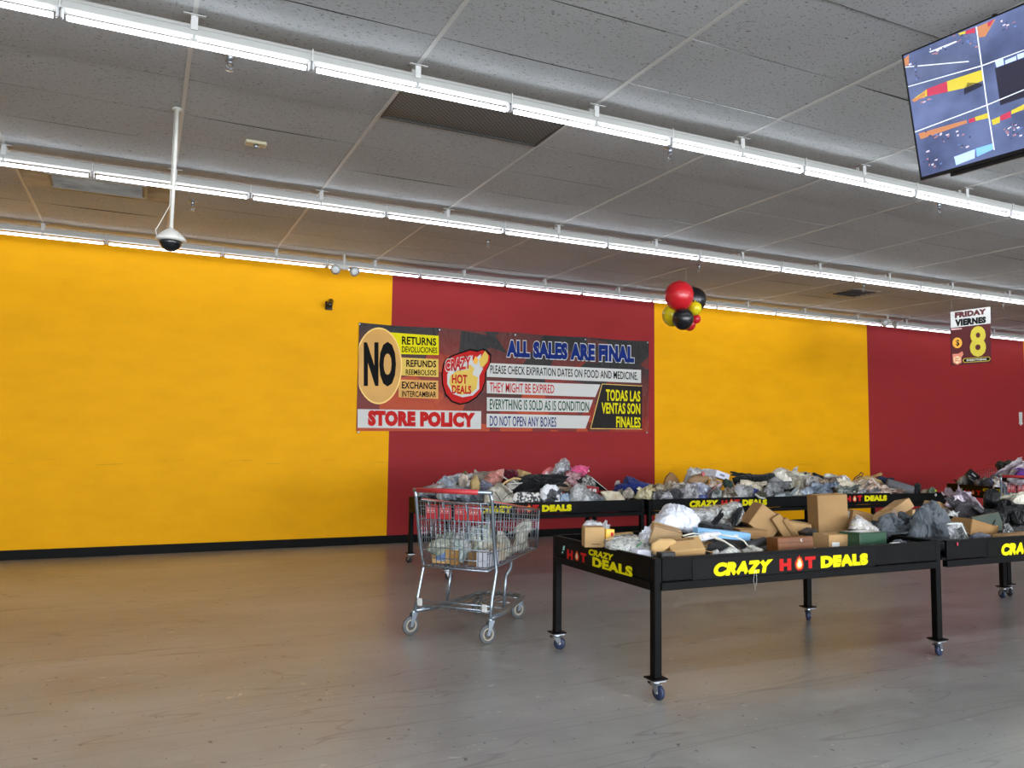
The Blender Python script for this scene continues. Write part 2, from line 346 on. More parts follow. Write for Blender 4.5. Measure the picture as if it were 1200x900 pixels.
# the rest of the ceiling, too far outside the view to pick tiles apart
rest = MB()
for (a, b, c, d) in ((X0, X1, Y0, by0), (X0, bx0, by0, WY), (bx1, X1, by0, WY), (bx0, bx1, TY0+TQ*10-TQ*.0, WY)):
    if b > a and d > c: rest.add([(a, c, zceil(c)+.004), (a, d, zceil(d)+.004), (b, d, zceil(d)+.004), (b, c, zceil(c)+.004)], [(0, 1, 2, 3)])
rest.build('outer_ceiling_panel', M_tile, ceil_o, kind='stuff')
for i in range(tile_ranges[0], tile_ranges[1]+2):
    x = TX0+TP*i
    o = MB().add([(x-.012, by0, zceil(by0)-.004), (x+.012, by0, zceil(by0)-.004), (x+.012, WY, zceil(WY)-.004), (x-.012, WY, zceil(WY)-.004),
                  (x-.012, by0, zceil(by0)+.02), (x+.012, by0, zceil(by0)+.02), (x+.012, WY, zceil(WY)+.02), (x-.012, WY, zceil(WY)+.02)],
                 [(0, 3, 2, 1), (0, 1, 5, 4), (1, 2, 6, 5), (2, 3, 7, 6), (3, 0, 4, 7)]).build('ceiling_rail', M_grid, ceil_o)
MB().box(((X0+X1)/2, WY-.01, zceil(WY)-.012), (X1-X0, .02, .024)).build('wall_angle', M_grid, ceil_o)
# vents
def vent(i, j, label, framed=False):
    yc = TY0+TQ*(j+.5); xc = TX0+TP*(i+.5); z = zceil(yc)
    t = thing('ceiling_vent', (xc, yc, z), label, 'vent')
    if not framed:
        MB().box((xc, yc, z+.006), (TP-.03, TQ-.014, .012), (math.atan(.0185), 0, 0)).build('perforated_panel', M_vent, t)
        f = MB(); 
        for s in (-1, 1): f.box((xc, yc+s*(TQ/2-.009), z+.002), (TP-.026, .014, .012)); f.box((xc+s*(TP/2-.02), yc, z+.002), (.014, TQ-.02, .012))
        f.build('frame', mat('dark_vent_frame', (70, 70, 68), .5), t)
    else:
        MB().box((xc, yc, z+.002), (TP-.03, TQ-.014, .008)).build('backing', mat('vent_plate', (186, 183, 176), .6, rgb2=(120, 118, 114), vscale=4), t)
        for k in range(7): MB().box((xc, yc-.16+k*.052, z-.006), (.72, .010, .014), (.25, 0, 0)).build('louvre', mat('vent_louvre', (176, 174, 168), .5, var=.3), t)
        f = MB()
        for s in (-1, 1): f.box((xc, yc+s*.2, z-.006), (.8, .02, .02)); f.box((xc+s*.39, yc, z-.006), (.02, .4, .02))
        f.build('frame', mat('vent_frame', (170, 168, 162), .5), t)
vent(1, 1, 'long dark perforated return-air panel in the ceiling behind the nearest light row')
vent(-1, 6, 'dusty louvred air diffuser in the ceiling just left of the hanging dome camera', True)
def small_vent():
    yc, xc = 8.25, 9.4; z = zceil(yc)
    t = thing('ceiling_vent', (xc, yc, z), 'sooty square louvred diffuser in the ceiling above the middle back table', 'vent')
    MB().box((xc, yc, z-.008), (.56, .5, .012)).build('frame', mat('vent_frame', (170, 168, 162), .5), t)
    for k in range(5): MB().box((xc, yc-.17+k*.085, z-.02), (.46, .035, .008), (.5, 0, 0)).build('louvre', mat('sooty_louvre', (62, 60, 58), .7), t)
small_vent()
# ------------------------------------------------------------------ strip lights
M_house = mat('white_enamel_housing', (168, 168, 164), .5)
M_tube = mat('fluorescent_tube_glow', (240, 246, 255), .3, emit=TUBE_POWER)
M_sock = mat('lampholder_white', (190, 190, 192), .5)
M_clip = mat('clip_white', (200, 200, 198), .5)
JX = .765                                     # first junction between two tubes
def light_row(y, k0, k1, label, gap=None, simple=False, glow=None):
    glow = glow or M_tube
    zc = zceil(y); t = thing('strip_light', (JX+TP*(k0+k1)/2, y, zc-.18), label, 'light')
    for k in range(k0, k1, 2):
        n = min(2, k1-k); xa, xb = JX+TP*k, JX+TP*(k+n); xm = (xa+xb)/2; L = xb-xa-.004
        hb = MB().box((xm, y, zc-.084), (L, .056, .058), bev=.005)
        hb.box((xm, y-.03, zc-.110), (L, .004, .010)).box((xm, y-.03, zc-.075), (L, .003, .004)).box((xm, y+.03, zc-.110), (L, .004, .010))
        hb.build('housing', M_house, t)
    for k in range(k0, k1):
        xa, xb = JX+TP*k+.03, JX+TP*(k+1)-.03
        segs = [(xa, xb)]
        if gap and xa < gap[0] < xb: segs = [(xa, gap[0]), (gap[1], xb)] if gap[1] < xb else [(xa, gap[0])]
        elif gap and xa < gap[1] < xb: segs = [(gap[1], xb)]
        for a, b in segs: MB().tube([(a, y, zc-.152), (b, y, zc-.152)], .0135, 8).build('tube', glow, t)
        if simple: continue
        MB().box((xa-.022, y, zc-.135), (.012, .03, .05), bev=.003).box((xa-.04, y, zc-.135), (.012, .03, .05), bev=.003).build('lamp_holder', M_sock, t)
        MB().box((xa-.03, y-.032, zc-.085), (.006, .004, .07)).build('joint_strap', M_clip, t)
        MB().lathe([(.016, 0), (.02, .004), (.02, .012), (.006, .016), (.006, .035)], ((xa+xb)/2, y-.03, zc-.15), n=10).build('clip', M_clip, t)
        bxx = TX0+TP*k+TP*.5*0
        xg = TX0+TP*(k+1)
        MB().box((xg, y-.034, zc-.045), (.034, .004, .085)).box((xg, y, zc-.004), (.034, .07, .006)).box((xg, y+.034, zc-.045), (.034, .004, .085)).box((xg-.03, y-.04, zc-.012), (.05, .02, .004)).box((xg+.03, y-.04, zc-.012), (.05, .02, .004)).build('bracket', M_clip, t)
light_row(4.32, -3, 8, 'nearest long row of bare fluorescent tubes crossing the upper photo below the monitor')
light_row(7.08, -3, 13, 'second long row of bare fluorescent tubes, between the nearest row and the wall row')
light_row(9.72, -3, 16, 'farthest long row of bare fluorescent tubes running along the top of the painted wall', glow=mat('fluorescent_tube_old', (236, 244, 255), .3, emit=4.5))  # same tubes with output turned down to even the light on the wall
for n_, y in enumerate((1.6, -1.15, -3.9, -6.6)):
    light_row(y, -6, 17, ('strip light row right above the viewer', 'strip light row just behind the viewer', 'strip light row far behind the viewer', 'rearmost strip light row of the store')[n_], simple=True, glow=mat('fluorescent_tube_new', (238, 245, 255), .3, emit=33))  # unseen rows, output turned up to add light to the room
# ------------------------------------------------------------------ bin tables
M_blk = mat('black_powder_coat', (8, 8, 9), .5, var=.3, vscale=9, bump=.12, bscale=60, spec=.1)
M_vinyl = mat('black_sign_vinyl', (8, 8, 7), .4, spec=.1)
M_zinc = mat('zinc_plated_steel', (176, 182, 190), .3, 1, bump=.1)
M_cast_blue = mat('blue_grey_rubber', (34, 44, 72), .5); M_cast_dark = mat('dark_rubber', (38, 40, 44), .6)
def caster(x, y, parent, ang, wheel_mat, zt=.10):
    c = MB().box((x, y, zt-.004), (.075, .075, .007)).lathe([(.021, -.006), (.024, -.016), (.019, -.02)], (x, y, zt-.002), n=12)
    ca, sa = math.cos(ang), math.sin(ang); ox, oy = x+ca*.018, y+sa*.018; R = Matrix.Rotation(ang, 3, 'Z')
    for s in (-1, 1):
        o = Vector((x, y, 0))+R @ Vector((0, s*.019, 0))
        P = [o+R @ Vector(q) for q in ((-.018, 0, zt-.022), (.024, 0, zt-.022), (.030, 0, .034), (.012, 0, .028))]
        c.plate(P, R @ Vector((0, s, 0)), .003)
    c.box((x, y, zt-.024), (.05, .04, .004), R)
    b = c.build('caster', M_zinc, parent)
    ax = R @ Matrix.Rotation(math.pi/2, 3, 'X')
    c0 = Vector((x, y, 0))+R @ Vector((.018, 0, .0375))
    MB().lathe([(.012, -.014), (.031, -.013), (.0375, -.008), (.0375, .008), (.031, .013), (.012, .014)], c0, ax, 18).build('wheel', wheel_mat, b)
    MB().lathe([(.009, -.021), (.009, .021)], c0, ax, 8).build('axle', M_zinc, b)
    MB().box(Vector((x, y, zt-.026))+R @ Vector((-.032, 0, 0)), (.03, .03, .006), R @ Matrix.Rotation(.35, 3, 'Y')).build('brake_pedal', M_cast_dark, b)
def bin_table(name_label, o, ang, L, D, decals, seed=0, wheel=None, legs=(1, 1, 1, 1), group=None, zr=.72, zb=.555):
    """o = near-left floor corner, ang = direction of the long side, L long, D deep"""
    rr = random.Random(seed); R = Matrix.Rotation(ang, 3, 'Z'); O = Vector((*o, 0))
    P = lambda a, b, c: O+R @ Vector((a, b, c))
    t = thing('bin_table', P(L/2, D/2, 0), name_label, 'table', group)
    MB().box(P(L/2, D/2, .607), (L-.02, D-.02, .012), R).build('tray_floor', M_blk, t)
    H = zr-zb
    for (c, d, nm) in (((L/2, .011, 0), (L-.1, .018), 'n'), ((L/2, D-.011, 0), (L-.1, .018), 'f'), ((.011, D/2, 0), (.018, D-.1), 'l'), ((L-.011, D/2, 0), (.018, D-.1), 'r')):
        MB().box(P(c[0], c[1], (zr+.603)/2), (d[0], d[1], zr-.603), R, bev=.002).build('side_panel', M_blk, t)
        MB().box(P(c[0], c[1], zb+.021), (d[0]+.02, d[1]+.022, .042), R, bev=.003).build('rail', M_blk, t)
        rim = MB().box(P(c[0], c[1], zr), (d[0]+.005, d[1]+.012, .006), R); rim.build('rim', M_blk, t)
    for k, (a, b) in enumerate(((.025, .025), (L-.025, .025), (.025, D-.025), (L-.025, D-.025))):
        if not legs[k]: continue
        MB().box(P(a, b, (zr+.11)/2), (.046, .046, zr-.108), R, bev=.004).box(P(a, b, .107), (.095, .085, .006), R).build('leg', M_blk, t)
        q = P(a, b, 0); caster(q.x, q.y, t, ang+rr.uniform(-2.6, 2.6), wheel or M_cast_blue)
    st = MB()
    for a in (L*.33, L*.66): st.box(P(a, D/2, .58), (.03, D-.06, .03), R)
    st.build('cross_bar', M_blk, t)
    for side, spec in decals:
        if side == 'front':
            surf = lambda u, v, w: P(u, -.0+.0-w-.002+0.002, v)
        else:
            surf = lambda u, v, w: P(-w, u, v)
        spec(t, surf)
    return t
def sign_long(u0, v0, w, h, tilt=0):
    def f(t, surf0):
        surf = lambda u, v, l: surf0(u, v+tilt*(u-u0), l)
        st = decal([(u0-.12*w, v0-.18*h), (u0+w*1.05, v0-.18*h), (u0+w*1.05, v0+h*1.2), (u0-.12*w, v0+h*1.2)], surf, M_vinyl, t, .001, 'sign_sticker')
        lettering('CRAZY', surf, (u0, v0, u0+w*.36, v0+h*.9), M_yel_print, st, .075, shear=.18)
        hx = u0+w*.40
        lettering('H', surf, (hx, v0+h*.04, hx+w*.075, v0+h*.86), M_red_print, st, .075)
        flame(surf, hx+w*.128, v0+h*.46, h*.43, st)
        lettering('T', surf, (hx+w*.165, v0+h*.08, hx+w*.235, v0+h*.9), M_red_print, st, .075)
        lettering('DEALS', surf, (u0+w*.67, v0+h*.02, u0+w, v0+h*.88), M_yel_print, st, .085)
    return f
def sign_short(a0, a1, v0, v1):
    """stacked sign on a short side seen from the left: a0 = left end in the picture (far), a1 = near end"""
    def f(t, surf0):
        w = a1-a0; h = v1-v0
        surf = lambda u, v, l: surf0(a0+w*u, v0+h*v, l)
        st = decal([(0, -.05), (1, -.05), (1, 1.05), (0, 1.05)], surf, M_vinyl, t, .001, 'sign_sticker')
        lettering('CRAZY', surf, (.36, .62, .74, .98), M_yel_print, st, .06, shear=.18)
        lettering('H', surf, (.0, .06, .10, .62), M_red_print, st, .06)
        # flame in the proportions of the sticker
        s2 = lambda u, v, l: surf(u, v, l)
        s3 = lambda u, v, l: surf(.17+(u)*h/abs(w), .36+v, l)
        flame(s3, 0, 0, .25, st)
        lettering('T', surf, (.23, .10, .325, .64), M_red_print, st, .06)
        lettering('DEALS', surf, (.42, .0, 1.0, .58), M_yel_print, st, .06)
        decal([(-.085, .5), (-.07, .78), (-.04, .78), (-.05, .5)], surf, mat('teal_sticker', (150, 215, 205), .4), t, .0012, 'sticker_remnant')
        decal([(-.1, .3), (-.09, .42), (-.07, .42), (-.075, .3)], surf, mat('teal_sticker', (150, 215, 205), .4), t, .0012, 'sticker_remnant')
    return f
T1X0, T1X1, TY, TD = 2.447, 4.66, 3.45, 1.13
bin_table('nearest black bin table on casters, full of cartons, white shirt and grey fleece', (T1X0, TY), 0, T1X1-T1X0, TD,
          [('front', sign_long(.385, .607, 1.17, .082)), ('left', sign_short(.93, .20, .592, .695))], 3)
bin_table('black bin table cut off by the right edge, holding black boots', (4.668, TY), 0, 2.31, TD,
          [('front', sign_long(.587, .60, 1.17, .09))], 5, legs=(0, 1, 0, 1))
bin_table('black bin table at the right edge with only its legs in view', (7.10, 3.52), 0, 2.2, TD, [], 8, M_cast_dark)
bin_table('back black bin table behind the shopping cart, heaped with pink, black and navy clothes', (2.69, 7.2), 0, 2.29, 1.2,
          [('front', sign_long(.33, .622, 1.05, .082))], 11, M_cast_dark)
bin_table('back black bin table in front of the yellow panel, heaped with grey poly mailers', (5.03, 7.2), 0, 2.36, 1.2,
          [('front', sign_long(.55, .625, 1.13, .085))], 12, M_cast_dark)
bin_table('back black bin table carrying the big grey rolled mat', (7.43, 7.2), 0, 2.44, 1.2,
          [('front', sign_long(.07, .637, 1.22, .085))], 13, M_cast_dark)
# far right table, standing at an angle
A, B = atz(1109, 566.6, .76), atz(1187, 572.5, .76)
d = (B-A); an = math.atan2(d.y, d.x)
bin_table('farthest black bin table, turned aside, at the right', (A.x, A.y), an, d.length, 1.3,
          [('front', (lambda t, surf0: sign_short(.42, 1.5, .61, .735)(t, surf0)))], 14, M_cast_dark, zr=.76, zb=.58)
# ------------------------------------------------------------------ shopping cart
M_wire = mat('galvanised_cart_wire', (150, 160, 170), .32, .85, bump=.1)
M_cred = mat('red_cart_plastic', (186, 52, 56), .4)
M_rimred = mat('rust_red_wire', (170, 88, 70), .5)
def shopping_cart(c, heading, label, wires=True, tube=M_wire, group=None):
    R = Matrix.Rotation(heading, 3, 'Z'); O = Vector((*c, 0))
    P = lambda a, b, z: O+R @ Vector((a, b, z))         # a forward, b left
    t = thing('shopping_cart', O, label, 'cart', group)
    for s in (-1, 1):                                   # handle posts and leg frames
        MB().tube([P(-.03, s*.285, .985), P(-.01, s*.29, .93), P(.05, s*.285, .62), P(.10, s*.28, .45), P(.03, s*.28, .27), P(0, s*.285, .15)], .013, 8).build('leg_frame', tube, t)
        MB().tube([P(.46, s*.235, .47), P(.45, s*.235, .42), P(.40, s*.22, .37), P(.36, s*.225, .16)], .012, 8).build('front_strut', tube, t)
    MB().tube([P(-.03, .30, .985), P(-.03, -.30, .985)], .014, 10).build('handle', tube, t)
    MB().tube([P(-.03, .27, .985), P(-.03, -.20, .985)], .018, 10).build('handle_grip', M_cred, t)
    base = MB().tube([P(0, .285, .16), P(.30, .25, .135), P(.82, .19, .15), P(.86, .15, .155), P(.86, -.15, .155), P(.82, -.19, .15), P(.30, -.25, .135), P(0, -.285, .16)], .017, 8)
    base.build('base_frame', tube, t)
    rk = MB().tube([P(0, .28, .235), P(0, -.28, .235)], .006, 6).tube([P(0, .28, .205), P(0, -.28, .205)], .006, 6)
    for k in range(8): b_ = -.22+k*.063; rk.tube([P(0, b_, .205), P(.02, b_*.97, .18), P(.84, b_*.68, .17)], .0032, 5)
    for k in range(4): a_ = .12+k*.19; rk.tube([P(a_, .255-a_*.09, .165), P(a_, -.255+a_*.09, .165)], .0035, 5)
    rk.build('lower_rack', tube, t)
    for s in (-1, 1): MB().box(P(-.008, s*.245, .222), (.012, .035, .05), R, bev=.003).build('rack_bracket', M_white_print, t)
    # casters
    for (a, b, an) in ((-.01, .29, -.5), (-.01, -.29, -.55), (.80, .17, -.2), (.80, -.17, -.5)):
        zt = .165; R2 = R @ Matrix.Rotation(an, 3, 'Z'); q = P(a, b, 0)
        cb = MB().lathe([(.016, 0), (.02, -.012), (.016, -.03)], q+Vector((0, 0, zt)), n=10)
        for s in (-1, 1):
            o2 = q+R2 @ Vector((0, s*.019, 0))
            cb.plate([o2+R2 @ Vector(v) for v in ((-.02, 0, .145), (.022, 0, .145), (-.012, 0, .055), (-.034, 0, .055))], R2 @ Vector((0, s, 0)), .003)
        cb.box(q+Vector((0, 0, .146)), (.045, .042, .005), R2)
        o = cb.build('caster', tube, t)
        ax = R2 @ Matrix.Rotation(math.pi/2, 3, 'X'); c0 = q+R2 @ Vector((-.022, 0, .0625))
        MB().lathe([(.045, -.0125), (.058, -.012), (.0625, -.008), (.0625, .008), (.058, .012), (.045, .0125)], c0, ax, 22).build('tyre', mat('grey_cart_tyre', (92, 95, 98), .6), o)
        MB().lathe([(.012, -.015), (.030, -.013), (.045, -.010), (.045, .010), (.030, .013), (.012, .015)], c0, ax, 18).build('wheel_hub', mat('dark_wheel_hub', (70, 68, 66), .5), o)
        MB().lathe([(.044, -.0135), (.034, -.014), (.034, .014), (.044, .0135)], c0, ax, 18).build('wheel_ring', mat('cream_wheel_ring', (196, 186, 168), .5), o)
    # basket: rear top (a=0) z .92, front top z .79
    top = lambda a: .92-.13*a/1.06; bot = lambda a: .455+.035*a/1.06; hw = lambda a, z: (.27-.045*a)*(0.90+.10*(z-.45)/.4)
    def side(s):
        w = MB()
        for fr, r in ((0, .006), (.25, .0032), (.5, .0032), (.72, .0032), (.86, .0032), (1, .006)):
            w.tube([P(a, s*hw(a, bot(a)+(top(a)-bot(a))*fr), bot(a)+(top(a)-bot(a))*fr) for a in (.03, .55, 1.06)], r if fr not in (1,) else .0045, 6)
        for k in range(19):
            a = .06+k*.055; w.tube([P(a, s*hw(a, bot(a)), bot(a)), P(a, s*hw(a, top(a)), top(a))], .0026, 5)
        w.build('side_wire_panel', tube, t)
        MB().tube([P(a, s*hw(a, top(a)), top(a)+.006) for a in (.05, .55, 1.06)], .0065, 6).build('basket_rim', M_rimred, t)
    side(-1); side(1)
    f = MB()
    for fr in (0, .25, .5, .75, 1): z = bot(1.06)+(top(1.06)-bot(1.06))*fr; f.tube([P(1.06, hw(1.06, z), z), P(1.06, -hw(1.06, z), z)], .0045 if fr in (0, 1) else .003, 6)
    for k in range(11): b = -.2+k*.04; f.tube([P(1.06, b*.95, bot(1.06)), P(1.06, b, top(1.06))], .0028, 5)
    for s in (-1, 1): f.tube([P(1.06, s*hw(1.06, .5), bot(1.06)), P(1.06, s*hw(1.06, .8), top(1.06))], .007, 6)
    f.build('front_wire_panel', tube, t)
    g = MB()
    for fr in (0, .14, .3, .45, .55, .62, .72, .93, 1): z = .458+.45*fr; g.tube([P(.03-.03*fr, .255+.015*fr, z), P(.03-.03*fr, -.255-.015*fr, z)], .007 if fr == 0 else .0035, 6)
    for k in range(15): b = -.245+k*.035; g.tube([P(.03, b, .458), P(0, b*1.05, .908)], .003, 5)
    g.build('rear_gate', tube, t)
    h = MB()                                            # folded child seat
    for fr in (.5, .57, .64, .71): z = .458+.45*fr; h.tube([P(.06, .23, z), P(.06, -.23, z)], .003, 6)
    for k in range(12): b = -.225+k*.041; h.tube([P(.07, b, .66), P(.045, b, .86)], .003, 5)
    for s in (-.09, .09, .2, -.2): h.tube([P(.0, s, .91), P(.03, s*.98, .82), P(.05, s*.95, .66)], .006, 6)
    h.build('child_seat', tube, t)
    for b in (.18, .075, -.045, -.15):
        pn = MB().box(P(.018, b, .838), (.008, .092, .1), R @ Matrix.Rotation(-.08, 3, 'Y'), bev=.002).build('seat_flap', M_cred, t)
        sf = lambda u, v, l: P(.0125-l, b-u, .845+v)
        fr_ = mat('faded_white_print', (222, 180, 178), .5)
        for q in ((-.036, -.014, .036, -.011), (-.036, .016, .036, .019), (-.036, -.014, -.033, .019)): decal([(q[0], q[1]), (q[2], q[1]), (q[2], q[3]), (q[0], q[3])], sf, fr_, pn, .002, 'warning_print')
        for k in (-.02, .002, .022): decal([(k-.006, -.006), (k+.006, -.006), (k+.006, .004), (k, .011), (k-.006, .004)], sf, fr_, pn, .002, 'warning_print')
    fl = MB()
    for k in range(10): b = -.215+k*.048; fl.tube([P(.03, b, .46), P(1.06, b*.82, .495)], .003, 5)
    for k in range(6): a = .1+k*.18; fl.tube([P(a, .24-a*.04, bot(a)+.004), P(a, -.24+a*.04, bot(a)+.004)], .0035, 5)
    fl.build('basket_floor', tube, t)
    return t, P
cartA, CP = shopping_cart((1.945, 5.07), math.radians(42), 'grey wire shopping cart with red handle standing left of the bin tables')
cart2, CP2 = shopping_cart((9.639+.285*math.sin(math.radians(33)), 6.296-.285*math.cos(math.radians(33))), math.radians(33), 'wire shopping cart with red handle at the right edge behind the black boots')
# ------------------------------------------------------------------ banner on the wall
M_banner = bpy.data.materials.new('printed_vinyl_banner')
def banner_mat(M):
    M.use_nodes = True; nt = M.node_tree; b = nt.nodes['Principled BSDF']; L = nt.links.new
    tc = N(nt, 'ShaderNodeTexCoord'); vo = N(nt, 'ShaderNodeTexVoronoi', Scale=2.0); mp = N(nt, 'ShaderNodeMapping'); mp.inputs['Scale'].default_value = (1, 1, 1.6); mp.inputs['Rotation'].default_value = (0, .5, 0)
    L(tc.outputs['Object'], mp.inputs[0]); L(mp.outputs[0], vo.inputs['Vector'])
    sx = N(nt, 'ShaderNodeSeparateXYZ'); L(tc.outputs['Object'], sx.inputs[0]); sc = N(nt, 'ShaderNodeSeparateColor'); L(vo.outputs['Color'], sc.inputs[0])
    # printed artwork: charcoal upper right, brick red left, orange along the foot, in angular facets
    g = N(nt, 'ShaderNodeMath', operation='MULTIPLY_ADD'); g.inputs[1].default_value = -.05; g.inputs[2].default_value = 1.30; L(sx.outputs[0], g.inputs[0])
    g2 = N(nt, 'ShaderNodeMath', operation='MULTIPLY_ADD'); g2.inputs[1].default_value = -.45; L(sx.outputs[2], g2.inputs[0]); L(g.outputs[0], g2.inputs[2])
    g3 = N(nt, 'ShaderNodeMath', operation='MULTIPLY_ADD'); g3.inputs[1].default_value = .62; L(sc.outputs[0], g3.inputs[0]); L(g2.outputs[0], g3.inputs[2])
    g4 = N(nt, 'ShaderNodeMath', operation='ADD'); g4.inputs[1].default_value = .32; L(g3.outputs[0], g4.inputs[0])
    r = N(nt, 'ShaderNodeValToRGB'); e = r.color_ramp.elements
    e[0].position = .3; e[0].color = (*lin((36, 34, 34)), 1); e[1].position = 1; e[1].color = (*lin((176, 66, 26)), 1)
    for p_, c in ((.45, (50, 38, 37)), (.58, (92, 40, 34)), (.78, (124, 38, 28)), (.92, (150, 48, 28))): q = e.new(p_); q.color = (*lin(c), 1)
    L(g4.outputs[0], r.inputs[0]); L(r.outputs[0], b.inputs['Base Color']); b.inputs['Roughness'].default_value = .45; b.inputs['Specular IOR Level'].default_value = .22
    n = N(nt, 'ShaderNodeTexNoise', Scale=2.6, Detail=4.0, Distortion=1.2); mp2 = N(nt, 'ShaderNodeMapping'); mp2.inputs['Scale'].default_value = (1.4, 1, 1); mp2.inputs['Rotation'].default_value = (0, -.6, 0)
    L(tc.outputs['Object'], mp2.inputs[0]); L(mp2.outputs[0], n.inputs['Vector']); bp = N(nt, 'ShaderNodeBump', Strength=.8, Distance=.03); L(n.outputs[0], bp.inputs['Height']); L(bp.outputs[0], b.inputs['Normal'])
banner_mat(M_banner)
BX0, BX1, BZ0, BZ1, BZ2, BZ3 = 2.50, 7.045, 1.456, 2.868, 1.523, 2.925
def ripple(x, z): return .0025*noise.noise(Vector((x*2.2, 0, z*3.1)))
bn = thing('wall_banner', (4.77, WY-.012, 1.46), 'long printed store policy banner hanging on the back wall', 'banner')
mb = MB(); nx, nz = 90, 24; vs = []
for j in range(nz+1):
    for i in range(nx+1):
        u, v = i/nx, j/nz; x = BX0+(BX1-BX0)*u; lo = BZ0+(BZ2-BZ0)*u; hi = BZ1+(BZ3-BZ1)*u
        sag = -.012*abs(math.sin(u*math.pi*4))*v
        vs.append((x, WY-.012-ripple(x, lo+(hi-lo)*v), lo+(hi-lo)*v+sag))
mb.add(vs, [(j*(nx+1)+i, j*(nx+1)+i+1, (j+1)*(nx+1)+i+1, (j+1)*(nx+1)+i) for j in range(nz) for i in range(nx)], True)
o = mb.build('vinyl_sheet', M_banner, bn)
def wall_px(cx, cy, lift=0):                  # crop coordinates of the banner study -> the wall plane
    P = aty(410+cx*.3, 360+cy*.3, WY-.016); return Vector((P.x, WY-.0165-lift, P.z))
bs = lambda u, v, l: wall_px(u, v, l)
def bpoly(pts, mt, lift=.001, name='printed_patch'): return decal(pts, bs, mt, bn, lift, name)
M_gold = mat('banner_gold', (206, 150, 48), .45, var=.12, vscale=2); M_gold2 = mat('banner_gold_edge', (238, 196, 96), .45)
def disc(cx, cy, rx, ry, n=40, x0=None): return [(max(x0, cx+rx*math.cos(a)) if x0 is not None else cx+rx*math.cos(a), cy+ry*math.sin(a)) for a in [2*math.pi*k/n for k in range(n)]]
bpoly(disc(112, 229, 92, 150, x0=34), M_gold2, .0012); bpoly(disc(112, 229, 87, 144, x0=34), M_gold, .0018)
bl = lambda txt, x0, y0b, x1, y1t, mt, off=.03, yb2=None, yt2=None, outline=None, lift=.0032, shear=0: lettering(txt, bs, (x0, y0b, x1, y1t, yb2 if yb2 is not None else y0b, yt2 if yt2 is not None else y1t), mt, bn, off, lift=lift, outline=outline, shear=shear)
for (x0, yt, x1, yt2, yb, yb2, mt) in ((150, 98, 347, 112, 182, 187, M_yel_print), (190, 196, 346, 203, 266, 273, mat('banner_yellow', (214, 176, 40), .45)), (190, 282, 345, 287, 352, 358, mat('banner_amber', (206, 148, 42), .45))):
    bpoly([(x0, yb), (x1, yb2), (x1, yt2), (x0, yt)], mt, .001)
bl('NO', 54, 310, 180, 135, M_black_print, .06)
bl('RETURNS', 203, 146, 337, 113, M_black_print, .03, 151, 121); bl('DEVOLUCIONES', 203, 176, 341, 152, M_black_print, .02, 180, 158)
bl('REFUNDS', 220, 233, 337, 205, M_black_print, .03, 236, 209); bl('REEMBOLSOS', 218, 264, 337, 242, M_black_print, .02, 267, 246)
bl('EXCHANGE', 203, 318, 337, 290, M_black_print, .03, 321, 294); bl('INTERCAMBIAR', 203, 350, 337, 326, M_black_print, .02, 352, 330)
bpoly([(30, 471), (512, 476), (513, 406), (30, 398)], M_white_print, .001)
bl('STORE POLICY', 70, 464, 490, 402, M_red_print, .08, 470, 412)
for (x0, x1, x1b, yt, yt2, yb, yb2) in ((535, 1137, 1137, 218, 245, 272, 296), (535, 978, 958, 287, 302, 336, 351), (535, 950, 932, 352, 362, 405, 411), (534, 938, 920, 416, 424, 469, 474)):
    bpoly([(x0, yb), (x1b, yb2), (x1, yt2), (x0, yt)], M_white_print, .001)
bl('PLEASE CHECK EXPIRATION DATES ON FOOD AND MEDICINE,', 548, 264, 1124, 226, M_black_print, .012, 289, 254)
bl('THEY MIGHT BE EXPIRED', 546, 332, 798, 293, M_red_print, .012, 337, 303)
bl('EVERYTHING IS SOLD AS IS CONDITION', 546, 399, 934, 358, M_green_print, .012, 406, 369)
bl('DO NOT OPEN ANY BOXES', 546, 464, 806, 424, M_blue_print, .012, 468, 430)
bl('ALL SALES ARE FINAL', 612, 194, 1110, 128, M_blue_print, .07, 218, 152, outline=(.04, M_white_print))
bpoly([(940, 474), (1141, 476), (1141, 308), (985, 300)], mat('banner_charcoal', (30, 24, 22), .5, spec=.15), .001)
for a, b_ in (((940, 474), (985, 300)), ((985, 300), (1141, 308)), ((940, 474), (1141, 476))):
    dx, dy = b_[0]-a[0], b_[1]-a[1]; q = math.hypot(dx, dy); nx_, ny_ = -dy/q*1.2, dx/q*1.2
    bpoly([(a[0]-nx_, a[1]-ny_), (b_[0]-nx_, b_[1]-ny_), (b_[0]+nx_, b_[1]+ny_), (a[0]+nx_, a[1]+ny_)], M_gold2, .0015)
bl('TODAS LAS', 1000, 366, 1134, 320, M_yel_print, .03, 369, 328); bl('VENTAS SON', 983, 416, 1134, 372, M_yel_print, .03, 418, 376); bl('FINALES', 1040, 470, 1135, 426, M_yel_print, .03, 472, 430)
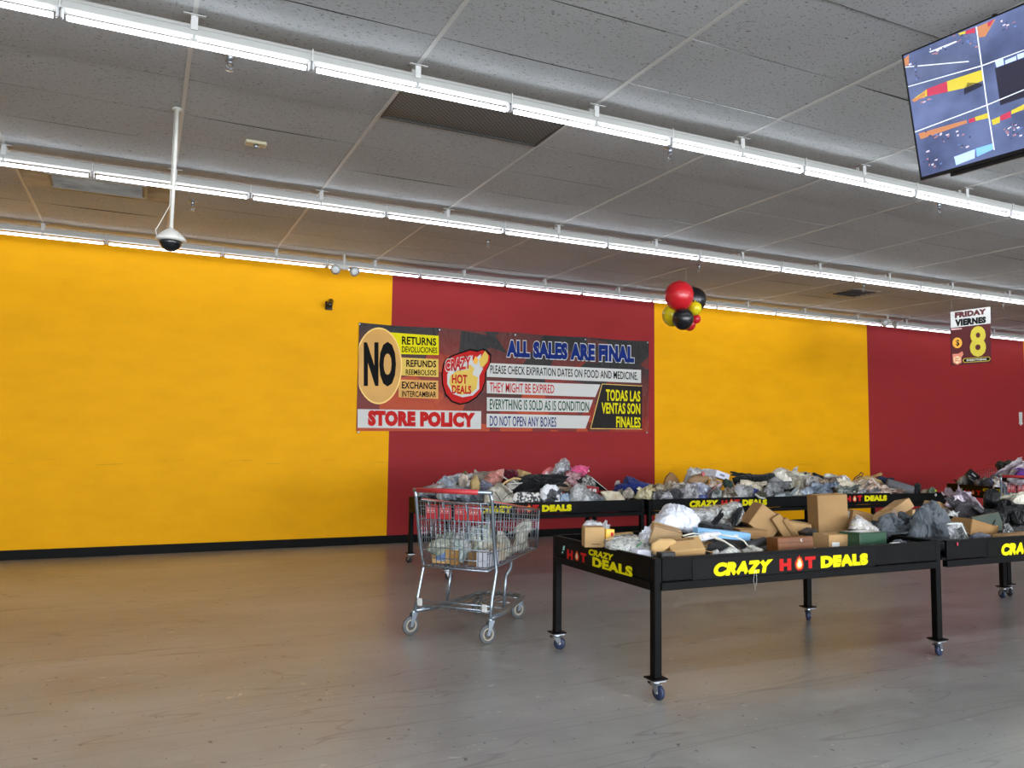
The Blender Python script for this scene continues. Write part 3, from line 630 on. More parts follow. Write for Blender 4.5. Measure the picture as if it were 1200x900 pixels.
# flame logo between the panels: black outline, red ring, white flame with yellow tongues
L1 = [(362, 300), (360, 262), (366, 225), (376, 205), (400, 190), (440, 176), (470, 166), (500, 172), (520, 164), (535, 172), (550, 188), (548, 215), (540, 235), (530, 255), (528, 290), (516, 325), (494, 352), (462, 372), (430, 379), (398, 368), (374, 340)]
def grow(pts, k, c=(450, 275)): return [(c[0]+(x-c[0])*k, c[1]+(y-c[1])*k) for x, y in pts]
bpoly(grow(L1, 1.03), M_black_print, .0012); bpoly(grow(L1, .97), M_red_print, .0018)
bpoly([(380, 262), (400, 236), (450, 215), (480, 186), (478, 210), (512, 182), (508, 225), (520, 240), (505, 270), (505, 320), (480, 345), (440, 352), (400, 338), (380, 300)], M_white_print, .0022)
bpoly([(392, 268), (430, 240), (470, 225), (486, 240), (478, 262), (500, 275), (495, 318), (470, 338), (430, 342), (398, 325), (388, 295)], mat('banner_yellow', (214, 176, 40), .45), .0026)
bpoly([(505, 205), (528, 170), (541, 190), (538, 212), (520, 235), (508, 228)], mat('banner_yellow', (214, 176, 40), .45), .0026)
bpoly([(480, 215), (490, 190), (502, 205), (495, 225)], M_amber_print, .0026)
bl('CRAZY', 372, 252, 472, 205, M_red_print, .04, 240, 192, outline=(.06, M_white_print), lift=.0045)
bl('HOT', 398, 298, 458, 262, M_red_print, .04, 300, 264, lift=.004); bl('DEALS', 398, 338, 474, 304, M_red_print, .04, 340, 307, lift=.004)
gm = MB()
for (x, y) in ((38, 62), (350, 84), (646, 104), (920, 122), (1163, 134), (34, 484), (1160, 486)): q = wall_px(x, y+4, .002); gm.lathe([(.012, 0), (.014, .002), (.007, .003)], q, Matrix.Rotation(math.pi/2, 3, 'X'), 10)
gm.build('grommet', M_zinc, bn)
# ------------------------------------------------------------------ hanging day sign
SY = 7.45
ss = thing('hanging_sign', aty(1138, 427, SY), 'hanging FRIDAY VIERNES 8 day sign near the right edge', 'sign')
M_maroon = mat('sign_maroon', (84, 28, 32), .5, spec=.2)
def sign_px(cx, cy, lift=0): P = aty(1080+cx*.2, 340+cy*.2, SY); return Vector((P.x, SY-lift, P.z))
c4 = [sign_px(175, 443), sign_px(408, 425), sign_px(402, 95), sign_px(167, 127)]
MB().plate(c4, (0, -1, 0), .006).build('sign_board', M_maroon, ss)
sg = lambda u, v, l: sign_px(u, v, l)
def sp(pts, mt, lift=.002, nm='printed_patch'): return decal(pts, sg, mt, ss, lift, nm)
sp([(170, 222), (404, 195), (402, 97), (168, 128)], M_white_print, .002)
sp([(174, 235), (235, 228), (235, 222), (172, 226)], mat('faded_white_print', (222, 180, 178), .5), .002)
lettering('FRIDAY', sg, (193, 165, 378, 130, 140, 108), mat('sign_maroon', (84, 28, 32)), ss, .08, lift=.004)
lettering('VIERNES', sg, (194, 214, 376, 172, 192, 154), M_black_print, ss, .075, lift=.004)
lettering('8', sg, (281, 392, 376, 213, 388, 208), mat('sign_gold', (206, 188, 52), .5), ss, .035, lift=.004)
sp(disc(208, 309, 28, 31), M_orange_print, .003); lettering('$', sg, (199, 330, 220, 290), M_black_print, ss, .015, lift=.005)
sp([(180, 375), (215, 372), (238, 358), (244, 376), (232, 395), (234, 425), (208, 438), (184, 425)], mat('sign_pale_red', (222, 130, 104), .45), .003)
sp([(188, 396), (210, 386), (226, 396), (224, 420), (206, 430), (190, 418)], mat('sign_cream', (236, 222, 170), .45), .0035)
lettering('HOT', sg, (194, 405, 220, 396), M_red_print, ss, .05, lift=.005); lettering('DEALS', sg, (192, 418, 222, 408), M_red_print, ss, .05, lift=.005)
sp([(240, 412), (248, 425), (394, 416), (403, 402), (394, 390), (248, 400)], mat('sign_gold', (224, 206, 60), .4), .003); sp([(244, 412), (250, 422), (392, 413), (400, 402), (392, 393), (250, 403)], M_black_print, .0035)
lettering('EVERYTHING', sg, (262, 417, 378, 406, 410, 399), M_white_print, ss, .05, lift=.005)
for cx, cy in ((176, 128), (396, 97)):
    q = sign_px(cx, cy); MB().tube([q, (q.x, q.y, zceil(SY)-.003)], .0012, 5).build('hanging_wire', M_grid, ss)
# ------------------------------------------------------------------ white arrow tag on the wall (right edge)
tg = MB().plate([aty(1194, 483, WY-.004), aty(1198, 483, WY-.004), aty(1198, 495, WY-.004), aty(1199, 496, WY-.004), aty(1196.5, 499, WY-.004), aty(1194, 496, WY-.004), aty(1194.6, 495, WY-.004)][::-1], (0, -1, 0), .003).build('wall_sticker', M_white_print)
world_origin(tg); tg['label'] = 'small white arrow-shaped sticker on the red wall panel by the right edge'; tg['category'] = 'sticker'
# ------------------------------------------------------------------ balloons
by = 7.9
bt = thing('balloon_cluster', aty(800, 386, by), 'cluster of red, black and yellow balloons hanging from the ceiling', 'balloons')
def balloon(px, py, rp, dy, rgb, nm):
    c = aty(px, py, by+dy); r = rp/FPX*(c-EYE).dot(FW)
    prof = [(max(.001, r*math.sin(a)*(1-.06*math.cos(a))), -r*math.cos(a)*1.06) for a in [math.pi*k/14 for k in range(15)]]
    b_ = MB().lathe(prof, c, n=22).build('balloon', mat(nm, rgb, .28, coat=.2), bt)
    MB().lathe([(.012, 0), (.006, .01), (.012, .022)], c+Vector((0, .0, r*1.0)), n=8).build('knot', mat(nm, rgb), b_)
balloon(796, 347, 16.8, 0, (205, 30, 42), 'red_latex'); balloon(813, 352, 14.5, .22, (24, 24, 28), 'black_latex')
balloon(788, 370, 12, .15, (222, 204, 20), 'yellow_latex'); balloon(800.5, 374, 12.3, -.08, (24, 24, 28), 'black_latex')
balloon(814.5, 361.5, 7.8, -.02, (222, 204, 20), 'yellow_latex'); balloon(816, 374, 5.2, .05, (205, 30, 42), 'red_latex'); balloon(808, 380, 7.5, .12, (190, 26, 38), 'red_latex_dark')
q = aty(804, 340, by+.1); MB().tube([q, (q.x, q.y, zceil(q.y)-.003)], .0016, 5).build('string', M_white_print, bt)
# ------------------------------------------------------------------ monitor
TL = EYE+(Vector((4.045, 3.157, 3.674))-EYE)*.888; a_, b_ = -1.435, .222
TR = Vector((math.cos(a_), math.sin(a_), 0)); TN = Vector((math.sin(a_), -math.cos(a_), 0)); TDn = Vector((0, 0, -1))*math.cos(b_)-TN*math.sin(b_); TNn = TR.cross(TDn)
if TNn.dot(EYE-TL) < 0: TNn = -TNn
tw, th = 1.21, .676
tv = thing('wall_monitor', TL+TR*tw/2+TDn*th, 'large flat monitor with four camera views hanging at the top right corner', 'monitor')
TS = lambda u, v, l=0: TL+TR*u+TDn*v+TNn*l            # u right, v down, metres
def slab(u0, v0, u1, v1, l0, l1, mt, nm, par):
    c = [TS(u, v, l) for l in (l0, l1) for u, v in ((u0, v0), (u1, v0), (u1, v1), (u0, v1))]
    return MB().add(c, [(0, 1, 2, 3), (7, 6, 5, 4), (0, 4, 5, 1), (1, 5, 6, 2), (2, 6, 7, 3), (3, 7, 4, 0)]).build(nm, mt, par)
M_tvb = mat('monitor_black_plastic', (16, 16, 18), .3)
slab(0, 0, tw, th, -.045, -.002, M_tvb, 'cabinet', tv)
for q in ((0, 0, tw, .008), (0, th-.018, tw, th), (0, 0, .008, th), (tw-.008, 0, tw, th)): slab(*q, -.002, .004, M_tvb, 'bezel', tv)
slab(.15, th-.004, tw-.15, th+.02, -.05, -.01, M_tvb, 'speaker_bar', tv)
def screen_mat():
    M = bpy.data.materials.new('screen_picture'); M.use_nodes = True; nt = M.node_tree; b = nt.nodes['Principled BSDF']; L = nt.links.new
    tc = N(nt, 'ShaderNodeTexCoord'); n = N(nt, 'ShaderNodeTexNoise', Scale=3.5, Detail=4.0); L(tc.outputs['Object'], n.inputs['Vector'])
    r = N(nt, 'ShaderNodeValToRGB'); e = r.color_ramp.elements; e[0].position = .3; e[1].position = .7; e[0].color = (*lin((66, 76, 112)), 1); e[1].color = (*lin((118, 134, 182)), 1); L(n.outputs[0], r.inputs[0])
    L(r.outputs[0], b.inputs['Emission Color']); b.inputs['Emission Strength'].default_value = .75; b.inputs['Base Color'].default_value = (.01, .01, .012, 1); b.inputs['Roughness'].default_value = .12
    return M
sc_ = slab(.008, .008, tw-.008, th-.018, -.001, .001, screen_mat(), 'screen', tv)
def em(nm, rgb, s=.8): return mat('screen_'+nm, rgb, .2, emit=s)
def spx(pts, mt, lift=.002, nm='screen_image'):        # crop pixel coordinates of the monitor study
    out = []
    for cx, cy in pts:
        d = ray(1040+cx*.2444, cy*.2444); t = (TL-EYE).dot(TNn)/d.dot(TNn); out.append(EYE+d*t+TNn*lift)
    return MB().add(out, [tuple(range(len(out)))]).build(nm, mt, sc_)
SX = lambda u, v: ((u), (v))
def sp2(pts, mt, lift=.0022, nm='screen_image'): return MB().add([TS(.008+u*(tw-.016), .008+v*(th-.026), lift) for u, v in pts], [tuple(range(len(pts)))]).build(nm, mt, sc_)
# camera tiles: the screen is split in a grid of views
EY, ER, ED, EL, EO = em('yellow', (190, 172, 60), .6), em('red', (170, 56, 80), .6), em('dark', (40, 40, 54), .6), em('pale', (160, 180, 240)), em('orange', (176, 118, 84), .6)
sp2([(.36, .36), (.68, .36), (.68, .64), (.36, .64)], ED)
spx([(115, 480), (150, 462), (185, 430), (182, 460), (130, 490)], EO); spx([(130, 470), (190, 428), (190, 462), (140, 476)], EY); spx([(186, 428), (286, 390), (292, 440), (192, 462)], ER); spx([(286, 390), (452, 335), (462, 385), (380, 420), (290, 440)], EY)
spx([(368, 430), (385, 395), (455, 400), (456, 412), (368, 455)], ED); spx([(340, 160), (376, 148), (374, 162), (344, 170)], EY); spx([(376, 148), (420, 132), (422, 158), (376, 164)], ER); spx([(430, 130), (520, 90), (470, 175), (440, 180)], EO)
spx([(480, 110), (510, 92), (498, 118), (484, 130)], ER); spx([(80, 282), (104, 262), (104, 310), (84, 318)], EO); spx([(390, 572), (420, 562), (422, 582), (392, 590)], ER); spx([(420, 562), (486, 540), (490, 565), (424, 580)], EY); spx([(150, 640), (380, 575), (384, 590), (160, 668)], EO)
spx([(500, 575), (540, 558), (540, 588), (506, 600)], EY); spx([(540, 556), (590, 532), (594, 562), (544, 580)], ER); spx([(594, 530), (655, 500), (655, 525), (596, 548)], EY)
spx([(515, 290), (555, 275), (562, 328), (530, 345)], EL); spx([(565, 290), (618, 268), (622, 308), (568, 326)], EL); spx([(622, 262), (655, 250), (655, 330), (632, 318)], EL); spx([(320, 752), (420, 715), (420, 758), (330, 792)], EL); spx([(424, 712), (505, 688), (508, 716), (430, 752)], em('blue', (110, 160, 240)))
rs = random.Random(5)
junk = [em('j%d' % k, c, .7) for k, c in enumerate(((190, 180, 200), (60, 60, 84), (150, 110, 120), (90, 110, 160)))]
for (cx, cy, sx_, sy_, n_) in ((120, 330, 30, 40, 8), (250, 230, 60, 30, 12), (370, 200, 60, 20, 10), (180, 480, 50, 16, 10), (260, 650, 110, 26, 20), (200, 780, 60, 40, 12), (590, 620, 60, 50, 22), (560, 120, 60, 30, 8), (340, 700, 40, 14, 5), (330, 170, 60, 12, 8)):
    for _ in range(n_):
        x, y = cx+rs.gauss(0, .5)*sx_, cy+rs.gauss(0, .5)*sy_; w_, h_ = rs.uniform(5, 16), rs.uniform(3, 9)
        y -= 0; spx([(x, y), (x+w_, y-w_*.4), (x+w_*1.1, y+h_-w_*.4), (x+2, y+h_)], rs.choice(junk), .0026)
M_line = em('line', (190, 196, 214))
sp2([(.69, .02), (.695, .02), (.695, .98), (.69, .98)], M_line); sp2([(.5, .345), (.985, .345), (.985, .355), (.5, .355)], M_line); sp2([(.5, .655), (.985, .655), (.985, .665), (.5, .665)], M_line)
for u0, v0 in ((.52, .08), (.72, .06), (.72, .40), (.72, .72), (.5, .74)):
    sp2([(u0, v0), (u0+.08, v0-.02), (u0+.08, v0+.04), (u0, v0+.06)], EY); sp2([(u0+.08, v0-.02), (u0+.15, v0-.04), (u0+.15, v0+.02), (u0+.08, v0+.04)], ER)
    for k in range(14):
        a_u, a_v = u0+rs.uniform(0, .2), v0+rs.uniform(.07, .2); sp2([(a_u, a_v), (a_u+.012, a_v-.004), (a_u+.013, a_v+.01), (a_u, a_v+.012)], rs.choice(junk))
for pts in (((424, 128), (430, 127), (484, 520), (516, 718), (510, 720), (478, 520)), ((92, 416), (455, 312), (655, 238), (655, 242), (455, 318), (92, 420)), ((128, 632), (480, 500), (655, 428), (655, 433), (480, 506), (130, 637)), ((80, 320), (390, 292), (392, 297), (80, 325)), ((200, 248), (330, 196), (334, 202), (260, 235), (205, 252))): spx(pts, M_line, .0024, 'view_divider')
lettering('Channel18', lambda u, v, l: TS(.008+u*(tw-.016), .008+v*(th-.026), l+.002), (.52, .665, .66, .635, .665, .635), M_line, sc_, .0)
for u in (.4, .8):
    q = TS(u, .12, -.06); MB().tube([q, q+Vector((.05, 0, 0)), (q.x+.05, q.y, zceil(q.y)-.01)], .014, 8).build('ceiling_mount', M_tvb, tv)
# ------------------------------------------------------------------ ceiling hardware
def ceil_at(px, py):
    d = ray(px, py); t = 2.14/(d.z-.0185*d.y); return EYE+d*t
q = ceil_at(208, 127); x, y = q.x, q.y; zb_ = aty(202, 275, y).z
dm = thing('dome_camera', (x, y, zb_-.1), 'dark dome camera at the end of a long white ceiling pole', 'camera')
M_pole = mat('white_pole', (222, 220, 212), .4)
MB().tube([(x, y, zceil(y)), (x-.005, y, zb_)], .013, 10).build('pole', M_pole, dm)
MB().lathe([(.03, 0), (.035, -.006), (.012, -.012)], (x, y, zceil(y)-.002), n=12).build('ceiling_flange', M_pole, dm)
MB().lathe([(.016, .04), (.04, .025), (.075, -.005), (.096, -.03), (.096, -.042), (.074, -.048)], (x-.005, y, zb_), n=20).build('housing', M_pole, dm)
MB().lathe([(.072, -.045), (.070, -.065), (.054, -.092), (.028, -.11), (.002, -.116)], (x-.005, y, zb_), n=20).build('dome', mat('smoked_dome', (18, 22, 26), .1, coat=.5), dm)
MB().tube([(x-.09, y, zb_-.02), (x-.10, y, zb_+.02), (x-.08, y, zb_+.06), (x-.02, y+.01, zb_+.2), (x-.016, y+.01, zceil(y)-.003)], .003, 5).build('cable', M_pole, dm)
def sprinkler(px, py, where):
    q = ceil_at(px, py-3); x, y, z = q.x, q.y, zceil(q.y)
    t = thing('sprinkler', (x, y, z-.1), 'chrome sprinkler head '+where, 'sprinkler')
    MB().lathe([(.04, 0), (.04, -.006), (.02, -.012), (.014, -.045), (.018, -.05), (.018, -.058), (.01, -.062)], (x, y, z), n=14).build('body', M_zinc, t)
    MB().tube([(x-.012, y, z-.058), (x-.018, y, z-.075), (x, y, z-.095)], .003, 5).tube([(x+.012, y, z-.058), (x+.018, y, z-.075), (x, y, z-.095)], .003, 5).build('frame_arms', M_zinc, t)
    MB().lathe([(.004, .0), (.022, -.002), (.022, -.004), (.003, -.006)], (x, y, z-.096), n=12).build('deflector', M_zinc, t)
for px, py, w in ((270, 66, 'in the ceiling just behind the upper left tubes'), (226, 238, 'in the ceiling right of the dome camera'), (572, 284, 'in the ceiling above the banner middle'), (785, 176, 'in the ceiling behind the nearest tubes at centre'),
                  (819, 313, 'in the ceiling up and right of the balloons'), (1175, 358, 'in the ceiling beside the day sign'), (1100, 240, 'in the ceiling below the monitor'), (1012, 336, 'in the ceiling beside the sooty diffuser')): sprinkler(px, py, w)
q = ceil_at(300, 166); x, y, z = q.x, q.y, zceil(q.y)
sm = thing('ceiling_sensor', (x, y, z-.05), 'small beige sensor box on the ceiling right of the pole', 'sensor')
MB().box((x, y, z-.014), (.15, .09, .028), bev=.005).build('box', mat('aged_beige_plastic', (214, 204, 170), .5), sm)
MB().lathe([(.018, 0), (.02, -.02), (.008, -.032)], (x, y-.01, z-.026), n=12).build('sensor_head', M_zinc, sm)
def emergency(pxa, pya, pxb, pyb, label):
    a = aty(pxa, pya, 9.52); b = aty(pxb, pyb, 9.52); zc = zceil(9.52); mx_ = (a.x+b.x)/2
    t = thing('emergency_light', (mx_, 9.56, min(a.z, b.z)-.07), label, 'emergency light')
    MB().box((mx_, 9.56, a.z+.04), (.12, .05, .06), bev=.006).box((mx_, 9.56, (a.z+zc)/2), (.02, .02, zc-a.z)).build('base', M_clip, t)
    for q, s in ((a, -1), (b, 1)):
        d = Vector((s*.3, -.8, -.5)).normalized(); up = d.to_track_quat('Z', 'Y').to_matrix()
        h_ = MB().lathe([(.02, -.05), (.045, -.03), (.062, .02), (.062, .035)], q, up, 16).build('lamp_head', M_house, t)
        MB().lathe([(.055, .036), (.03, .045), (.002, .048)], q, up, 16).build('lens', mat('clear_lens', (225, 232, 238), .1, coat=1), h_)
        MB().tube([q-d*.03, (mx_+s*.04, 9.56, a.z+.04)], .008, 6).build('arm', M_clip, t)
emergency(393.5, 315, 414.5, 317.5, 'twin-head emergency light on the wall row above the banner left end')
emergency(1036.5, 378, 1049, 380, 'twin-head emergency light on the wall row left of the day sign')
q = aty(387, 357, WY-.1)
bc = thing('bullet_camera', (q.x, WY-.12, q.z-.1), 'small black bullet camera on the yellow wall above the banner', 'camera')
MB().box((q.x, WY-.012, q.z+.0), (.09, .024, .11), bev=.006).tube([(q.x, WY-.02, q.z), (q.x, WY-.08, q.z+.01)], .014, 8).build('bracket', M_tvb, bc)
d = Vector((-.25, -.7, -.55)).normalized(); up = d.to_track_quat('Z', 'Y').to_matrix(); c = Vector((q.x, WY-.1, q.z+.02))
MB().lathe([(.02, -.07), (.034, -.06), (.036, .07), (.032, .08)], c, up, 14).build('camera_body', M_tvb, bc)
MB().lathe([(.022, .081), (.018, .084), (.002, .085)], c, up, 12).build('lens', mat('dark_lens', (10, 12, 16), .05, coat=1), bc)
# ------------------------------------------------------------------ merchandise: generators
Z0 = .616                                      # top of the tray floor
def outline_xy(o, y):
    if len(o) == 4 and not isinstance(o[0], tuple):
        x0, y0, x1, y1 = o; e = 2/2.7; o = []
        for k in range(28):
            a = 2*math.pi*k/28; c, s = math.cos(a), math.sin(a)
            o.append(((x0+x1)/2+(x1-x0)/2*math.copysign(abs(c)**e, c), (y0+y1)/2+(y1-y0)/2*math.copysign(abs(s)**e, s)))
    return [aty(px, py, y) for px, py in o]
def blob(o, y, T, seed=0, amp=.012, freq=9, crease=0, flat=False, zmin=Z0, inflate=1, nt=64, npz=19, drop=0, bounds=None, fold=None, sharp=.75):
    P = outline_xy(o, y); n = len(P); c = sum(P, Vector())/n; c.z = (min(p.z for p in P)+max(p.z for p in P))/2
    ax = Vector((c.x-EYE.x, c.y-EYE.y, 0)).normalized(); hz = Vector((1, 0, 0))
    Q = [(p.x-c.x, p.z-c.z) for p in P]; rad = []
    for k in range(nt):
        a = 2*math.pi*k/nt; dx, dz = math.cos(a), math.sin(a); best = 0
        for i in range(n):
            ax_, az_ = Q[i]; bx_, bz_ = Q[(i+1) % n]; ex, ez = bx_-ax_, bz_-az_; den = dx*ez-dz*ex
            if abs(den) < 1e-12: continue
            t = (ax_*ez-az_*ex)/den; u = (ax_*dz-az_*dx)/den
            if t > 0 and -1e-6 <= u <= 1+1e-6: best = max(best, t)
        rad.append(best or .01)
    sd = Vector((seed*7.13, seed*3.7, seed*1.9)); vs = []
    rmean = sum(rad)/nt; rd = random.Random(int(seed*10)); dirv = Vector((rd.uniform(-1, 1), rd.uniform(-1, 1), rd.uniform(-.5, .8))).normalized()
    for j in range(npz):
        ph = -math.pi/2+math.pi*(j+.5)/npz
        for k in range(nt):
            a = 2*math.pi*k/nt; r = rad[k]*math.cos(ph)**sharp*inflate; v = Vector((math.cos(a)*r, 0, math.sin(a)*r))+ax*(math.sin(ph)*T/2*inflate)
            q = c+v; d = v.normalized()
            warp = Vector((noise.noise(q*freq*.8+sd), noise.noise(q*freq*.8+sd*2), noise.noise(q*freq*.8-sd)))*.5
            qq = Vector((q.dot(fold[0])*fold[1], q.z*fold[2], q.y*3)) if fold else (q-dirv*(q.dot(dirv)*.68))*freq*1.5
            r1 = 1-2.6*abs(noise.noise(qq+warp+sd)); r2 = 1-2.6*abs(noise.noise(qq*2.1+warp*2+sd*2))
            w = noise.noise(q*freq*.7+sd)*amp*1.3+max(0, r1)**2*amp*1.5+max(0, r2)**2*amp*.8-amp*.5
            if crease: w += (abs(noise.noise(q*freq*4.2+sd))-.22)*crease
            w *= .5+.5*abs(math.sin(ph))
            w = min(w, .3*rmean); q = q+d*w
            if drop and q.z < c.z: q.z = c.z-(c.z-q.z)*(1+drop)
            q.z = max(q.z, zmin+.002*abs(noise.noise(q*30)))
            if bounds and q.z < bounds[4]: q.x = min(max(q.x, bounds[0]), bounds[1]); q.y = min(max(q.y, bounds[2]), bounds[3])
            vs.append(q)
    fs = [(j*nt+k, j*nt+(k+1) % nt, (j+1)*nt+(k+1) % nt, (j+1)*nt+k) for j in range(npz-1) for k in range(nt)]
    fs += [tuple(range(nt))[::-1], tuple((npz-1)*nt+k for k in range(nt))]
    return vs, fs
BT1 = (T1X0+.035, T1X1-.035, TY+.035, TY+TD-.035, .725); BT2 = (4.74, 6.94, TY+.035, TY+TD-.035, .725)
BB1 = (2.73, 4.94, 7.24, 8.36, .725); BB2 = (5.07, 7.35, 7.24, 8.36, .725); BB3 = (7.47, 9.83, 7.24, 8.36, .725)
seedc = [10]
M_film = None
def film_mat():
    M = bpy.data.materials.new('clear_plastic_film'); M.use_nodes = True; nt = M.node_tree; b = nt.nodes['Principled BSDF']; L = nt.links.new
    b.inputs['Base Color'].default_value = (.80, .81, .82, 1); b.inputs['Roughness'].default_value = .16; b.inputs['Specular IOR Level'].default_value = .9
    tc = N(nt, 'ShaderNodeTexCoord'); n = N(nt, 'ShaderNodeTexNoise', Scale=9.0, Detail=3.5, Distortion=2.2); L(tc.outputs['Object'], n.inputs['Vector'])
    r = N(nt, 'ShaderNodeValToRGB'); e = r.color_ramp.elements; e[0].position = .38; e[1].position = .66; e[0].color = (.10,)*3+(1,); e[1].color = (.55,)*3+(1,)
    L(n.outputs[0], r.inputs[0]); L(r.outputs[0], b.inputs['Alpha']); bp = N(nt, 'ShaderNodeBump', Strength=1.0, Distance=.02); L(n.outputs[0], bp.inputs['Height']); L(bp.outputs[0], b.inputs['Normal'])
    return M
M_film = film_mat()
def wrinkle(M, kind):
    """adds large soft folds (cloth) or faceted creases (plastic) under the fine grain"""
    if 'w' in M: return M
    M['w'] = 1; nt = M.node_tree; b = nt.nodes['Principled BSDF']; L = nt.links.new
    tc = N(nt, 'ShaderNodeTexCoord'); old = b.inputs['Normal'].links[0].from_socket if b.inputs['Normal'].links else None
    n0 = N(nt, 'ShaderNodeTexNoise', Scale=7.0, Detail=2.0); L(tc.outputs['Object'], n0.inputs['Vector'])
    ad = N(nt, 'ShaderNodeVectorMath', operation='MULTIPLY_ADD'); ad.inputs[1].default_value = (.12,)*3; L(n0.outputs['Color'], ad.inputs[0]); L(tc.outputs['Object'], ad.inputs[2])
    mp = N(nt, 'ShaderNodeMapping'); rz = random.Random(M.name); mp.inputs['Rotation'].default_value = (rz.uniform(0, 3), rz.uniform(0, 3), rz.uniform(0, 3)); mp.inputs['Scale'].default_value = (1, 1, .3) if kind == 'cloth' else (1, .8, .45); L(ad.outputs[0], mp.inputs[0])
    if kind == 'cloth':
        n = N(nt, 'ShaderNodeTexNoise', Scale=13.0, Detail=2.0, Distortion=.4); L(mp.outputs[0], n.inputs['Vector'])
        s1 = N(nt, 'ShaderNodeMath', operation='SUBTRACT'); s1.inputs[1].default_value = .5; L(n.outputs[0], s1.inputs[0])
        s2 = N(nt, 'ShaderNodeMath', operation='ABSOLUTE'); L(s1.outputs[0], s2.inputs[0]); out, dist, inv = s2.outputs[0], .055, True
    else:
        n = N(nt, 'ShaderNodeTexVoronoi', Scale=22.0); L(mp.outputs[0], n.inputs['Vector']); out, dist, inv = n.outputs['Distance'], .022, False
    bp = N(nt, 'ShaderNodeBump', Strength=1.0, Distance=dist, invert=inv); L(out, bp.inputs['Height'])
    if old: L(old, bp.inputs['Normal'])
    L(bp.outputs[0], b.inputs['Normal']); return M
def fab(rgb, var=.3): return wrinkle(mat('fabric_%02x%02x%02x' % rgb, rgb, .9, var=var, vscale=9, bump=.35, bscale=160, sheen=.12, spec=.15), 'cloth')
def poly(rgb, rgb2=None):
    rgb2 = rgb2 or tuple(int(v*.6) for v in rgb)
    return wrinkle(mat('poly_%02x%02x%02x_%02x%02x%02x' % (rgb+rgb2), rgb, .17, rgb2=rgb2, vscale=9, bump=.3, bscale=40, thr=(.34, .62), spec=.9), 'plastic')
def kraft(rgb=(168, 132, 88)): return mat('kraft_%02x%02x%02x' % rgb, rgb, .75, var=.12, vscale=5, bump=.1, bscale=90, spec=.2)
def loose_sheet(o, y, T, seed, mt, t, bd=None, k=0):
    """a crumpled flap of film or cloth standing off the bundle"""
    r = random.Random(seed*31+k); P = outline_xy(o, y); n = len(P); c = sum(P, Vector())/n
    xs = [p.x for p in P]; zs = [p.z for p in P]; wx, wz = (max(xs)-min(xs))/2, (max(zs)-min(zs))/2
    ax = Vector((c.x-EYE.x, c.y-EYE.y, 0)).normalized(); side = Vector((ax.y, -ax.x, 0))
    c = c+side*r.uniform(-.45, .45)*wx+Vector((0, 0, r.uniform(.0, .5)*wz))-ax*T*r.uniform(.25, .42)
    a = r.uniform(-.9, .9); u = (side*math.cos(a)+Vector((0, 0, 1))*math.sin(a)); v = (u.cross(ax)*math.cos(.9)+ax*math.sin(.9)*r.choice((-1, 1))).normalized()
    su, sv = wx*r.uniform(.45, .8), min(wz, wx)*r.uniform(.4, .75); m_ = 12; vs = []; sd = Vector((seed*5.1, k*3.3, 1)); fq = 1.6/max(sv, .03)
    for j in range(m_+1):
        for i in range(m_+1):
            a_, b_ = i/m_*2-1, j/m_*2-1; e = 1+.3*noise.noise(Vector((a_*1.6, b_*1.6, seed)))
            q = c+u*(a_*su*e)+v*(b_*sv*e); w = noise.noise(q*fq+sd)*.5+(abs(noise.noise(q*fq*2+sd))-.2)*.7
            q = q-ax*(w*sv*.55)+Vector((0, 0, 1))*(noise.noise(q*fq*1.3-sd)*sv*.35); q.z = max(q.z, Z0+.004)
            if bd and q.z < bd[4]+.01: q.x = min(max(q.x, bd[0]), bd[1]); q.y = min(max(q.y, bd[2]+.002), bd[3])
            vs.append(q)
    fs = [(j*(m_+1)+i, j*(m_+1)+i+1, (j+1)*(m_+1)+i+1, (j+1)*(m_+1)+i) for j in range(m_) for i in range(m_)]
    MB().add(vs, fs, True).build('loose_fold', mt, t)
def G(name, cat, label, mt, o, y, T, bd=None, film=False, group=None, extra=None, flaps=None, **k):
    seedc[0] += 1; sd = seedc[0]
    vs, fs = blob(o, y, T, sd, bounds=bd, **k)
    b = MB().add(vs, fs, True)
    nf_ = flaps; flaps = 0 if not (mt.name.startswith('poly') or mt.name.startswith('fabric')) or k.get('sharp') or T < .11 else (2 if mt.name.startswith('poly') else 1)
    if 'white_cotton' in mt.name or 'floral' in mt.name: flaps = 2
    if nf_ is not None: flaps = nf_
    if not film and not extra and not flaps:
        ob = b.build(name, mt); world_origin(ob); t = ob
    else:
        lo = min(v.z for v in vs); cx = sum(v.x for v in vs)/len(vs); cy = sum(v.y for v in vs)/len(vs)
        t = thing(name, (cx, cy, lo), label, cat, group)
        b.build('contents' if film else 'body', mt, t)
        if film:
            k2 = dict(k); k2['amp'] = k.get('amp', .012)*1.2; k2['inflate'] = 1.07; k2['crease'] = .022
            v2, f2 = blob(o, y, T+.012, sd+.5, bounds=bd, **k2); MB().add(v2, f2, True).build('plastic_film', M_film, t)
        for kk in range(flaps): loose_sheet(o, y, T, sd, mt, t, bd, kk)
        if extra: extra(t)
    t['label'] = label; t['category'] = cat
    if group: t['group'] = group
    return t
